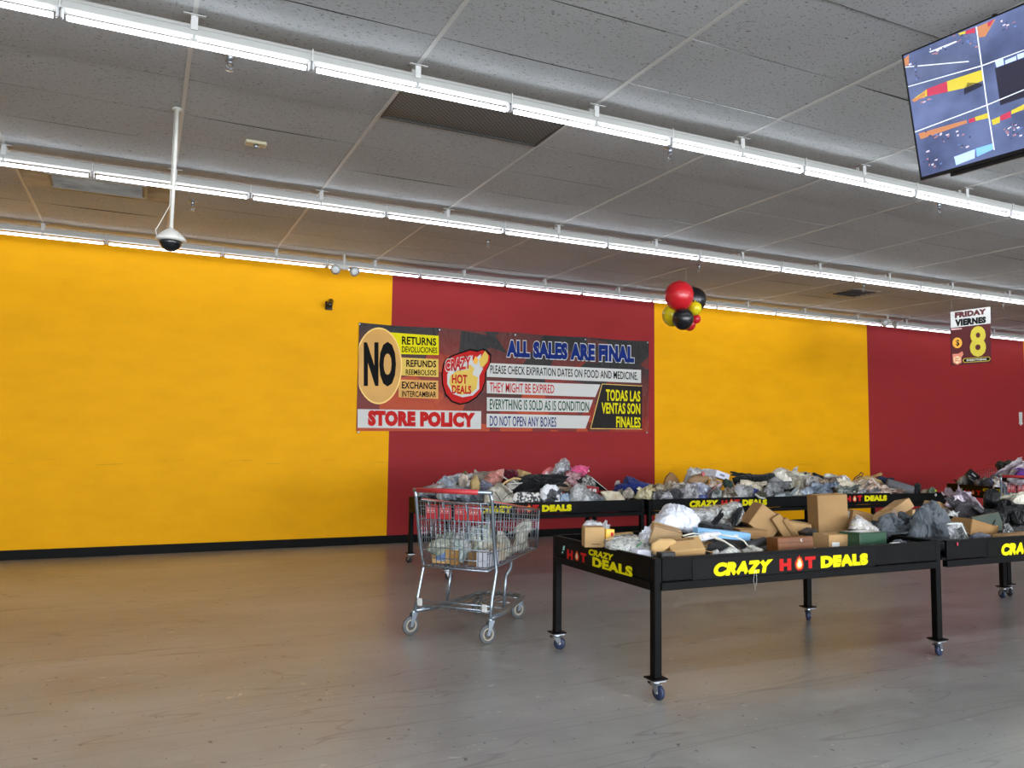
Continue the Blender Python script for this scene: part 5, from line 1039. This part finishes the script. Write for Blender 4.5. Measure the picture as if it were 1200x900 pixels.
G('jeans', 'garment', 'blue grey denim bundle beside the second cart', fab((92, 98, 118)), [(1156, 570), (1157, 560), (1164, 557), (1175, 558), (1176, 563), (1166, 567), (1163, 573)], 7.9, .26, None, amp=.024, drop=.5)
G('plastic_bag', 'bag', 'white bag under the blue grey denim bundle', poly((220, 216, 214), (180, 176, 176)), [(1162, 573), (1166, 566), (1172, 561.5), (1180, 566), (1184, 574)], 7.6, .2, None, amp=.014, drop=.4)
# second cart contents (piled high)
G('garment', 'garment', 'olive camouflage jacket on top of the second cart', mat('olive_camo', (78, 74, 60), .9, rgb2=(44, 46, 40), vscale=12, thr=(.46, .54), bump=.3), [(1167, 545), (1170, 540), (1178, 541), (1184, 540), (1196, 543), (1198, 550), (1186, 555), (1174, 557), (1170, 550)], 6.9, .34, None, amp=.03, drop=.9)
G('plastic_bag', 'bag', 'white and pink bag bulging above the second cart', poly((220, 208, 212), (160, 148, 158)), [(1178, 557), (1184, 551), (1190, 546), (1197, 540), (1206, 540), (1210, 560), (1190, 560)], 6.6, .34, None, amp=.02, drop=.8)
G('garment', 'garment', 'purple garment in the second cart at the right photo edge', fab((96, 48, 130)), [(1188, 556), (1194, 551), (1202, 549), (1210, 552), (1208, 558)], 6.4, .26, None, amp=.01, drop=1)
sr = thing('shopping_cart', aty(1185, 600, 8.8)*1, 'red-rimmed wire cart far behind the farthest table', 'cart')
sr.location.z = 0; PPOS[sr.name] = tuple(sr.location)
q0, q1 = aty(1142, 553.5, 9.0), aty(1172, 544.5, 8.6); low = Vector((0, 0, .34))
MB().tube([q0, q1, q1+Vector((.5, -.6, .02)), q0+Vector((.6, -.4, 0)), q0], .006, 6).build('basket_rim', mat('bright_red_wire', (196, 60, 60), .4), sr)
w_ = MB()
for k in range(13): a = q0.lerp(q1, k/12); w_.tube([a, a-low], .002, 4)
for k in range(4): w_.tube([q0-low*(k+1)/4, q1-low*(k+1)/4], .002, 4)
w_.build('wire_panel', M_wire, sr)
w_ = MB()
for c_ in (q0, q1, q1+Vector((.5, -.6, 0)), q0+Vector((.6, -.4, 0))): w_.tube([c_-low*.2, Vector((c_.x, c_.y, .1))], .012, 6)
w_.build('leg_frame', M_wire, sr)
w_ = MB()
for c_ in (q0, q1, q1+Vector((.5, -.6, 0)), q0+Vector((.6, -.4, 0))): w_.lathe([(.03, -.012), (.05, -.01), (.05, .01), (.03, .012)], (c_.x, c_.y, .05), 'Y', 14)
w_.build('wheels', M_cast_dark, sr)
# ================================================================== front bin table
F1 = BT1
underlay(F1, 6, [(40, 40, 42), (150, 146, 142), (60, 60, 64), (176, 168, 156)], 'bottom layer of the front table', 'bagged garment in the bottom layer of the nearest table', .055, .6)
BX('cardboard_box', 'box', 'small carton by itself at the left end of the nearest table', 695, 628.5, 4.02, (.118, .10, .118), (0, 0, -20), kraft((182, 148, 102)), patch=[('f', -.3, -.72, .5, -.62, mat('brown_ink', (110, 80, 50), .6))])
G('bubble_wrap', 'bag', 'clear bubble wrap heap right behind the small lone carton', poly((212, 212, 214), (160, 160, 166)), [(683, 628), (684, 614), (690, 611), (704, 613), (713, 620), (714, 632), (700, 634)], 4.25, .16, F1, amp=.014, crease=.008, film=True, drop=.3)
BX('packet', 'packet', 'yellow packet with orange dot right of the small lone carton', 714, 628, 4.0, (.055, .03, .08), (-6, 4, -12), mat('yellow_packet', (226, 176, 44), .4), tape=False, patch=[('f', .1, -.1, .7, .5, M_red_print)])
BX('cardboard_strip', 'cardboard', 'flat pencil-like yellow strip lying far back on the nearest table', 725, 626, 4.45, (.22, .03, .012), (0, -2, 6), mat('yellow_strip', (214, 176, 98), .5), tape=False)
G('shopping_bag', 'bag', 'clear printed shopping bag along the left rim of the nearest table', mat('printed_clear_bag', (206, 206, 194), .25, rgb2=(92, 104, 96), vscale=30, thr=(.40, .5), bump=.9, bscale=26), [(711, 643), (713, 634), (722, 630), (736, 630), (752, 632), (764, 640), (762, 652), (748, 656), (730, 650)], 3.9, .3, F1, amp=.018, crease=.014, film=True, drop=.2,
  extra=lambda t: MB().tube([aty(746, 641, 3.72), aty(749, 638, 3.72), aty(752, 636.5, 3.72)], .004, 5).build('green_tie', mat('green_tie', (40, 130, 50), .5), t))
BX('cardboard_box', 'box', 'small white carton under the shirt sleeve at the left rim', 752, 649, 3.68, (.10, .05, .045), (0, 3, 6), mat('white_carton', (214, 214, 226), .5), tape=False)
G('shirt', 'garment', 'white shirt bundle heaped at the left of the nearest table', wrinkle(mat('white_cotton', (226, 228, 238), .85, bump=.15, bscale=200), 'cloth'), [(757, 626), (760, 615), (768, 606), (776, 599), (783, 594.5), (794, 595), (806, 598), (814, 603), (819, 612), (815, 620), (804, 622), (790, 618), (775, 622), (766, 632)], 4.15, .34, F1, amp=.028, freq=7, drop=.25, fold=(FD, 7, 2.5), flaps=0)
G('shirt_sleeve', 'garment', 'white sleeve hanging left of the white shirt bundle', mat('white_cotton', (226, 228, 238), .85), [(748, 636), (752, 626), (760, 618), (768, 618), (770, 628), (762, 640), (752, 641)], 3.95, .14, F1, amp=.014, drop=.3)
def open_flap(t, P): pass
BX('cardboard_box', 'box', 'open kraft carton in front of the white shirt bundle', 779, 628, 3.86, (.17, .13, .11), (8, 14, -28), kraft((178, 148, 110)))
def kmail(t, P):
    lettering('BOXES', lambda u, v, l: P(u, v, .0455+l), (-.055, .028, .06, .050), mat('brown_ink', (70, 54, 40), .6), t, .05, name='printed_letters')
    MB().lathe([(.001, 0), (.034, .0), (.034, .003), (.001, .003)], P(.118, -.03, .0), Matrix.Rotation(.2, 3, 'Y'), 16).build('round_flap', kraft((196, 156, 100)), t)
BX('cardboard_box', 'box', 'kraft mailing box with dark letters behind the small black box', 803, 645, 3.62, (.19, .12, .09), (28, -6, -22), kraft((192, 154, 104)), tape=False, extra=kmail)
G('cardboard_flap', 'cardboard', 'curled kraft flap left of the lettered mailing box', kraft((196, 160, 108)), [(762, 644), (763, 636), (772, 631), (786, 631), (796, 634), (788, 640), (776, 648), (766, 650)], 3.66, .07, F1, amp=.002, sharp=.3, zmin=.64)
BX('shoe_box', 'box', 'small black box with white script at the front left corner', 780.5, 652, 3.53, (.095, .05, .05), (0, 0, 2), mat('black_carton', (26, 28, 28), .4), tape=False,
   extra=lambda t, P: MB().tube([P(-.02, -.026, -.006), P(-.008, -.026, -.002), P(.0, -.026, -.007), P(.014, -.026, -.001), P(.02, -.026, -.006), P(.03, -.026, .004)], .0014, 5).build('white_script', M_white_print, t))
BX('long_box', 'box', 'long light blue box lying across the nearest table', 846, 626, 3.9, (.40, .055, .05), (4, 6.5, -3), mat('light_blue_carton', (128, 176, 214), .45), tape=False, dz=.0, patch=[('f', .35, -.1, .5, .4, M_white_print)])
G('bottle_sleeve', 'roll', 'white tapered sleeve on the cables beside the long blue box', mat('white_plastic_sleeve', (216, 216, 222), .4), [(810, 634), (817, 628), (826, 624), (843, 623), (846, 626), (838, 631), (826, 634), (816, 635)], 3.75, .07, None, amp=.003, sharp=.5)
cb = thing('cable_coil', aty(858, 648, 3.6), 'cream cables looping down to the rim of the nearest table', 'cable')
for k, pts in enumerate((((832, 628), (845, 632), (858, 640), (868, 648), (876, 652)), ((838, 631), (850, 635), (862, 644), (872, 651)), ((846, 627), (862, 629), (872, 634), (877, 641), (878, 649)), ((800, 628), (812, 625), (822, 626), (812, 632)), ((803, 630), (815, 628), (824, 630)))):
    MB().tube([aty(a, b, 3.62+k*.02) for a, b in pts], .0045, 6).build('cable', M_cable, cb)
G('plastic_bag', 'bag', 'black net fabric bundle beneath the cream cables', mat('black_net', (30, 31, 32), .8, rgb2=(74, 74, 74), vscale=50, thr=(.3, .4), bump=.5), [(826, 652), (830, 638), (844, 632), (862, 638), (868, 648), (858, 655)], 3.72, .14, F1, amp=.01, drop=.2)
G('plastic_bag', 'bag', 'crinkled clear bag at the rim below the cream cables', poly((206, 206, 196), (96, 98, 92)), [(836, 656), (842, 647), (856, 641), (866, 645), (868, 654)], 3.56, .08, F1, amp=.012, crease=.012, film=True)
G('plastic_bag', 'bag', 'crinkled clear film at the rim right of the kraft round flap', poly((200, 200, 194), (110, 110, 108)), [(830, 657), (832, 648), (840, 644), (846, 650), (844, 657)], 3.54, .06, F1, amp=.01, crease=.012)
G('plastic_bag', 'bag', 'crinkled clear bag at the rim left of the brown latch box', poly((196, 192, 178), (92, 90, 84)), [(868, 653), (870, 644), (882, 640), (894, 643), (896, 652)], 3.6, .08, F1, amp=.012, crease=.012)
G('garment_bag', 'bag', 'big silver clear garment bag with black end above the long blue box', poly((190, 188, 180), (84, 84, 80)), [(802, 600), (812, 596), (830, 596), (846, 592), (860, 588), (868, 590), (870, 600), (864, 612), (856, 616), (840, 613), (822, 611), (812, 606)], 4.2, .26, None, amp=.016, freq=10, crease=.018, film=True, fold=(FX, 18, 9), flaps=0)
G('garment', 'garment', 'black flat garment edge under the silver clear garment bag', fab((28, 28, 30)), [(818, 618), (820, 611), (836, 612), (856, 616), (862, 622), (840, 623)], 4.1, .22, F1, amp=.008, drop=.3)
G('shoe', 'shoe', 'black rounded end showing at the right of the silver clear garment bag', fab((20, 22, 24)), [(856, 612), (860, 600), (866, 594), (871, 594), (869, 604), (864, 614), (858, 618)], 4.06, .08, None, amp=.003)
BX('cardboard_box', 'box', 'large kraft carton tipped to the right behind the low flat carton', 893, 610, 4.28, (.19, .22, .17), (0, 36, -26), kraft((176, 140, 96)))
BX('cardboard_box', 'box', 'narrow kraft carton leaning on the large tipped carton', 912, 617, 4.2, (.07, .2, .19), (0, -33, -24), kraft((162, 128, 86)))
BX('cardboard_box', 'box', 'second narrow kraft carton leaning at the right of the leaning pair', 922, 619, 4.16, (.035, .18, .17), (0, -33, -24), kraft((150, 116, 76)))
BX('cardboard_box', 'box', 'low flat kraft carton left of the leaning cartons', 877, 625, 4.05, (.2, .14, .06), (0, 2, -12), kraft((150, 114, 74)))
BX('cardboard_box', 'box', 'tan carton behind the brown latch box, teal scrap on top', 932, 621, 4.25, (.19, .15, .12), (0, 8, -40), kraft((186, 150, 104)), patch=[('t', -.2, .3, .4, .7, mat('teal_scrap', (90, 180, 180), .5))])
o = tubething('black_tube', 'tube', 'short thick black tube left of the brown latch box', [(872, 640, 3.75), (882, 638, 3.75), (896, 634, 3.78)], .026, mat('black_rubber', (32, 33, 35), .5), n=12)
lb = BX('latch_box', 'box', 'brown latch box with a white crescent mark at the front rim', 926, 640, 3.68, (.285, .10, .115), (-4, 0, 0), mat('brown_box', (112, 62, 16), .5, var=.15), tape=False,
   extra=lambda t, P: (decal([(.045+.009*math.cos(a), .036+.009*math.sin(a)) for a in [math.radians(50+k*26) for k in range(11)]]+[(.049+.006*math.cos(a), .036+.006*math.sin(a)) for a in [math.radians(310-k*26) for k in range(11)]], lambda u, v, l: P(u, -.05-l, v), M_white_print, t, .0015, 'crescent_mark'),
                       MB().box(P(0, -.051, .026), (.275, .002, .003), Euler((math.radians(-4), 0, 0)).to_matrix()).build('lid_seam', mat('dark_brown', (80, 50, 28), .7), t)))
BX('cardboard_box', 'box', 'tall kraft carton standing up in the middle of the nearest table', 970, 603, 4.12, (.235, .13, .285), (0, -2, -13), kraft((160, 126, 84)), dz=0)
BX('cardboard_box', 'box', 'kraft carton with a white label below the tall carton', 975, 637, 3.78, (.21, .13, .13), (0, 2, 3), kraft((176, 140, 96)), patch=[('f', -.75, -.35, -.1, .25, M_label)])
G('crumpled_paper', 'paper', 'crumpled white paper at the rim right of the brown latch box', fab((224, 224, 228)), [(946, 652), (950, 646), (955, 642), (960, 645), (972, 645), (974, 651)], 3.55, .06, F1, amp=.01, crease=.01)
BX('tool_case', 'box', 'black open case edge left of the tall carton', 947, 626, 4.0, (.08, .1, .06), (0, -22, -10), mat('black_carton', (26, 28, 28), .4), tape=False)
def greenpic(t, P):
    sf = lambda a, b, l: P(a*.14, -.075-l, b*.055)
    decal([(-.8, -.9), (.95, -.9), (.7, .7), (-.55, .8)], sf, mat('garden_photo', (86, 110, 40), .35, rgb2=(30, 52, 26), vscale=16, thr=(.4, .6)), t, .0015, 'printed_picture')
    decal([(-.3, -.9), (-.05, -.9), (-.1, -.5), (-.2, -.3), (-.27, -.5)], sf, mat('terracotta_print', (200, 120, 84), .5), t, .0025, 'printed_picture')
BX('product_box', 'box', 'dark green box with white top and garden picture at the front rim', 1011, 633, 3.72, (.27, .16, .11), (-2, 1, 5), mat('dark_green_carton', (38, 74, 52), .4), tape=False, patch=[('t', -.8, -.95, .98, .98, mat('white_gloss_film', (208, 214, 212), .2))], extra=greenpic)
G('plastic_bag', 'bag', 'clear bag with yellow soap on the dark green box', poly((206, 198, 190), (160, 150, 140)), [(994, 620), (998, 611), (1005, 604), (1012, 608), (1024, 616), (1038, 622), (1034, 627), (1014, 624)], 3.95, .18, None, amp=.012, crease=.01, film=True, flaps=0, extra=lambda t: MB().box(aty(1003, 617, 3.92), (.06, .04, .035), (.2, .1, .3), bev=.005).build('soap_bar', mat('yellow_soap', (226, 216, 140), .4), t))
BX('cardboard_box', 'box', 'open kraft carton right behind the tall carton', 1001, 611, 4.3, (.17, .17, .16), (0, 12, -12), kraft((158, 122, 80)), patch=[('l', -.5, .2, .6, .8, M_label)])
BX('long_carton', 'box', 'long kraft carton tilted up to the right above the grey fleece', 1040, 603.5, 4.25, (.38, .16, .075), (-12, -27, -6), kraft((186, 150, 106)), patch=[('t', -.1, -1, .12, 1, mat('brown_tape', (150, 112, 68), .25)), ('f', -.1, -1, .12, 1, mat('brown_tape', (150, 112, 68), .25))], tape=False)
BX('cardboard_box', 'box', 'small kraft carton between long carton and the grey fleece peak', 1071, 606, 4.4, (.12, .1, .12), (0, 5, -10), kraft((180, 148, 104)))
FL = wrinkle(mat('grey_fleece', (84, 90, 96), .95, var=.25, vscale=12, bump=.5, bscale=220, sheen=.2, spec=.1), 'cloth')
G('blanket', 'blanket', 'rolled grey fleece bundle, the smaller left one on the nearest table', FL, [(1028, 618), (1033, 609), (1044, 606), (1060, 608), (1070, 612), (1072, 624), (1064, 633), (1048, 633), (1037, 626)], 3.95, .26, F1, amp=.045, freq=8, flaps=1)
G('blanket', 'blanket', 'big grey fleece blanket peak at the right end of the nearest table', FL, [(1064, 632), (1067, 616), (1074, 604), (1083, 592.5), (1095, 594), (1104, 604), (1110, 616), (1116, 636), (1096, 642), (1078, 640)], 3.85, .34, None, amp=.05, freq=6, drop=.15, fold=(FD, 9, 2), flaps=1)
G('garment', 'garment', 'dark cloth with a white patch at the rim left of the big fleece', fab((70, 72, 78)), [(1042, 642), (1046, 633), (1056, 632), (1068, 640), (1066, 643)], 3.56, .06, F1, amp=.008)
BX('packet', 'packet', 'small white packet at the rim left of the dark cloth', 1049, 638.5, 3.51, (.08, .02, .03), (0, 0, 0), M_label, tape=False)
o = BX('flat_tray', 'tray', 'flat black tray lying along the rim below the grey fleece', 1085, 634, 3.62, (.36, .12, .012), (3, -3, 2), mat('black_carton', (26, 28, 28), .4), tape=False)
th_ = MB().tube([aty(885, 666, 3.432), aty(883, 680, 3.434), aty(885, 692, 3.436), aty(887, 680, 3.434), aty(886, 668, 3.432)], .0012, 4).build('thread_loop', M_white_print); world_origin(th_); th_['label'] = 'thin white thread loop hanging from the front rail'; th_['category'] = 'thread'
# ================================================================== right front tables
underlay((7.14, 9.26, 3.56, 4.6, .725), 6, [(200, 190, 170), (80, 76, 72), (60, 60, 64)], 'heap on the table beyond the right edge', 'bagged garment on the bin table beyond the right photo edge', .12, .4)
F2 = BT2
underlay(F2, 6, [(40, 40, 42), (80, 76, 72), (60, 60, 64)], 'bottom layer of the right front table', 'dark bagged garment in the bottom layer of the table at the right edge', .09, .4)
BX('cardboard_box', 'box', 'kraft carton with a red paperclip-like print near the big fleece peak', 1101, 600, 4.45, (.22, .16, .10), (0, 26, -8), kraft((184, 148, 104)), tape=False,
   extra=lambda t, P: MB().tube([P(-.02, -.082, -.03), P(-.02, -.082, .03), P(-.005, -.082, .036), (P(.01, -.082, .03)), P(.01, -.082, -.02), P(-.002, -.082, -.026), P(-.01, -.082, -.02), P(-.01, -.082, .02)], .0018, 5).build('red_print', mat('dark_red_ink', (130, 40, 34), .5), t))
def brim(t): MB().tube([aty(1108, 607, 4.15), aty(1114, 606, 4.12), aty(1122, 608, 4.12), aty(1127, 612, 4.14)], .012, 6).build('black_brim', M_black_print, t)
G('cap', 'cap', 'white printed cap with a black brim right of the fleece peak', poly((220, 220, 216), (150, 150, 150)), [(1109, 607), (1111, 601), (1117, 597.5), (1123, 600), (1126, 609), (1116, 608)], 4.25, .13, None, amp=.008, extra=brim)
BX('cardboard_box', 'box', 'small kraft carton under the white printed cap', 1114, 613, 4.2, (.13, .1, .06), (0, 6, -15), kraft((170, 132, 86)))
G('plastic_bag', 'bag', 'grey translucent bag with white seam right of the big fleece', poly((158, 160, 160), (110, 112, 114)), [(1109, 636), (1108, 618), (1114, 613), (1127, 613), (1131, 622), (1134, 634), (1122, 639)], 3.78, .16, None, amp=.01, film=True, extra=lambda t: MB().tube([aty(1110, 614, 3.68), aty(1126, 613.5, 3.68), aty(1131, 624, 3.66), aty(1137, 636, 3.64)], .006, 6).build('white_seam', M_white_print, t))
BX('cardboard_box', 'box', 'open kraft carton wedge right of the translucent grey bag', 1142, 622, 3.95, (.26, .18, .12), (0, 14, -8), kraft((160, 122, 78)))
G('plastic_bag', 'bag', 'lavender white plastic bag opening upward above the dark mitts', poly((210, 196, 206), (168, 154, 168)), [(1106, 592), (1112, 586), (1122, 578), (1130, 576), (1139, 576.5), (1138, 583), (1146, 592), (1146, 600), (1128, 600), (1118, 598)], 4.35, .2, None, amp=.018, crease=.012)
G('mitten', 'mittens', 'dark grey mitten shape under the lavender bag', fab((60, 57, 60)), [(1118, 612), (1117, 600), (1121, 592), (1128, 589), (1135, 588), (1150, 600), (1160, 606), (1150, 614), (1130, 616)], 4.25, .2, None, amp=.012, drop=.3)
G('garment', 'garment', 'black striped net garment right of the dark mittens', mat('striped_net', (40, 40, 44), .6, rgb2=(130, 130, 136), vscale=20, stretch=(1, 1, 5), thr=(.3, .38)), [(1138, 594), (1144, 591), (1156, 599), (1162, 604), (1152, 606)], 4.15, .12, None, amp=.006)
def emblem(t, P):
    sf = lambda a, b, l: P(a*.115, -.0355-l, b*.07)
    decal([(-.25, -.55), (-.2, -.1), (.1, -.25), (.2, -.5), (.0, -.75)], sf, M_white_print, t, .0015, 'emblem')
    decal([(.1, .0), (.4, .15), (.5, -.2), (.6, -.5), (.2, -.6), (.05, -.3)], sf, M_white_print, t, .0015, 'emblem')
    decal([(.15, -.25), (.5, .25), (.58, .2), (.25, -.35)], sf, M_black_print, t, .0025, 'emblem')
    decal([(.15, -.75), (.3, -.65), (.28, -1.0), (.18, -1.0)], sf, mat('sign_maroon', (96, 34, 38)), t, .0025, 'emblem')
    decal([(.46, -.35), (.56, -.45), (.46, -.5)], sf, M_orange_print, t, .0025, 'emblem'); decal([(-.02, -.5), (.1, -.45), (.06, -.65)], sf, M_orange_print, t, .0025, 'emblem')
BX('product_box', 'box', 'dark green box with torn white emblem at the right end of the heaps', 1155, 614.5, 4.0, (.23, .075, .14), (-18, -10, -20), mat('deep_green_carton', (40, 56, 42), .35), tape=True, extra=emblem)
G('garment', 'garment', 'grey cloth at the rim in front of the dark green emblem box', fab((84, 90, 100)), [(1134, 636), (1138, 627), (1148, 624), (1160, 626), (1166, 633)], 3.6, .09, F2, amp=.01)
BX('cardboard_box', 'box', 'low kraft carton along the rim cut off by the right photo edge', 1192, 631, 3.62, (.36, .12, .07), (0, -1, 0), kraft((186, 148, 100)))
BT = wrinkle(mat('black_boot_leather', (18, 18, 19), .45, bump=.2, bscale=40, spec=.35), 'cloth')
def boot(px, py, y, rot, label, s=1.0):
    c = aty(px, py, y); R = Euler([math.radians(a) for a in rot]).to_matrix()
    P = lambda a, b, z: c+R @ Vector((a, b, z))*s
    t = thing('boot', (c.x, c.y, c.z-.05), label, 'boot')
    MB().lathe([(.05, .15), (.058, .15), (.062, .08), (.056, -.02), (.046, -.12), (.05, -.15)][::-1], c, R, 18).build('shaft', BT, t)
    vs = [P(0, -.01, -.15), P(0, -.07, -.17), P(0, -.13, -.185), P(0, -.18, -.19)]
    MB().tube([P(0, .03, -.17)]+vs, [.045*s, .05*s, .044*s, .038*s, .018*s], 12).build('foot', BT, t)
    MB().box(P(0, -.07, -.222), (.075*s, .24*s, .016*s), R, bev=.004).build('sole', M_cast_dark, t)
    MB().box(P(.03, -.055, .04), (.02*s, .006, .014*s), R).build('buckle', M_zinc, t)
boot(1161, 588, 4.3, (64, 0, -50), 'open-topped black boot lying at the left of the boot heap', .75)
boot(1184, 596, 4.25, (78, 10, -75), 'black boot lying across the top of the boot heap')
boot(1196, 607, 4.05, (84, -10, -60), 'black boot at the right photo edge below the others')
G('garment', 'garment', 'black leather garment filling under the boots at the right edge', BT, [(1146, 604), (1152, 596), (1168, 596), (1185, 592), (1212, 590), (1216, 626), (1190, 628), (1166, 624), (1160, 612)], 4.15, .34, None, amp=.024, freq=6, drop=.2)
G('plastic_bag', 'bag', 'dark crinkled clear bag between emblem box and boots', poly((120, 120, 122), (40, 40, 42)), [(1174, 628), (1175, 614), (1182, 612), (1187, 620), (1186, 629)], 3.8, .1, F2, amp=.012, crease=.012)
G('pillow', 'pillow', 'cream pillow behind the boots at the right photo edge', fab((230, 224, 206)), [(1182, 587), (1188, 580), (1196, 576.5), (1212, 576), (1214, 590), (1190, 590)], 4.35, .3, None, amp=.006, drop=.8)
o = MB().box(aty(1122, 637.5, 3.445), (.008, .006, .02)).build('price_tag', mat('red_tag', (226, 70, 90), .5)); world_origin(o); o['label'] = 'tiny red tag on the rim near the table joint'; o['category'] = 'tag'
# ================================================================== goods inside the grey cart
def CB(name, cat, label, a, b, z, dims, rz, mt, patch=None):
    c = CP(a, b, z+dims[2]/2+.003); R = Euler((0, 0, math.radians(42+rz))).to_matrix(); w, d, h = dims     # w across, d along
    t = thing(name, (c.x, c.y, c.z-h/2), label, cat); P = lambda x, y, q: c+R @ Vector((x, y, q))
    MB().box(c, (d, w, h), R, bev=.003).build('carton', mt, t)
    MB().box(P(0, 0, h/2+.0006), (d*.98, .04, .0012), R).build('packing_tape', mat('brown_tape', (150, 112, 68), .25), t)
    if patch: decal([(-.3, -.3), (.2, -.3), (.2, .3), (-.3, .3)], lambda u, v, l: P(-d/2-l, -u*w, v*h), patch, t, .0015, 'paper_label')
fz = .468
CB('cardboard_box', 'box', 'tan carton with blue label low at the left of the grey cart', .20, .155, fz, (.15, .16, .10), 4, kraft((216, 176, 122)), mat('blue_label', (120, 150, 200), .5))
CB('cardboard_box', 'box', 'brown carton end beside the tan carton in the grey cart', .19, .045, fz, (.055, .2, .10), 0, kraft((170, 128, 74)))
CB('cardboard_box', 'box', 'brown carton left of the white box in the grey cart', .20, -.09, fz, (.07, .16, .09), -4, kraft((140, 106, 70)))
CB('cardboard_box', 'box', 'white box low at the right corner of the grey cart', .19, -.175, fz, (.09, .2, .10), 2, mat('white_carton', (214, 214, 226), .5))
CB('cardboard_box', 'box', 'cream carton deeper inside the middle of the grey cart', .42, .08, fz, (.2, .18, .09), 8, kraft((206, 186, 150)))
CB('cardboard_box', 'box', 'pale carton deeper inside at the right of the grey cart', .42, -.1, fz, (.13, .18, .12), -6, kraft((216, 200, 174)))
def CG(label, pts, a, mt, T, **k):
    q = CP(a, 0, .6); G('plastic_bag', 'bag', label, mt, pts, q.y, T, None, zmin=.478, **k)
CG('clear grocery bag with green print heaped left inside the grey cart', [(500, 645), (504, 636), (518, 628), (528, 622), (532, 620), (534, 630), (534, 650), (510, 650)], .34, poly((216, 214, 200), (150, 168, 150)), .14, amp=.014, crease=.01)
CG('white grocery bag with teal print in the middle of the grey cart', [(528, 650), (530, 630), (536, 622), (544, 622), (551, 630), (553, 648), (542, 658), (530, 656)], .22, poly((222, 222, 222), (150, 176, 170)), .12, amp=.014, crease=.01)
CG('white grocery bag with green print at the right inside the grey cart', [(553, 645), (554, 628), (562, 617), (572, 616), (578, 628), (584, 645), (570, 650)], .30, poly((224, 220, 208), (150, 180, 158)), .14, amp=.014, crease=.01)
CG('off-white plastic bag along the right side wires of the grey cart', [(580, 662), (580, 640), (583, 622), (590, 624), (596, 634), (602, 646), (592, 662)], .50, poly((224, 222, 208), (190, 188, 174)), .14, amp=.01, crease=.008)
CG('tall off-white plastic bag at the front end of the grey cart', [(598, 650), (603, 634), (604, 618), (612, 612), (618, 607), (624, 611), (623, 620), (617, 628), (620, 640), (608, 652)], .80, poly((224, 222, 208), (186, 184, 172)), .16, amp=.01, crease=.008)
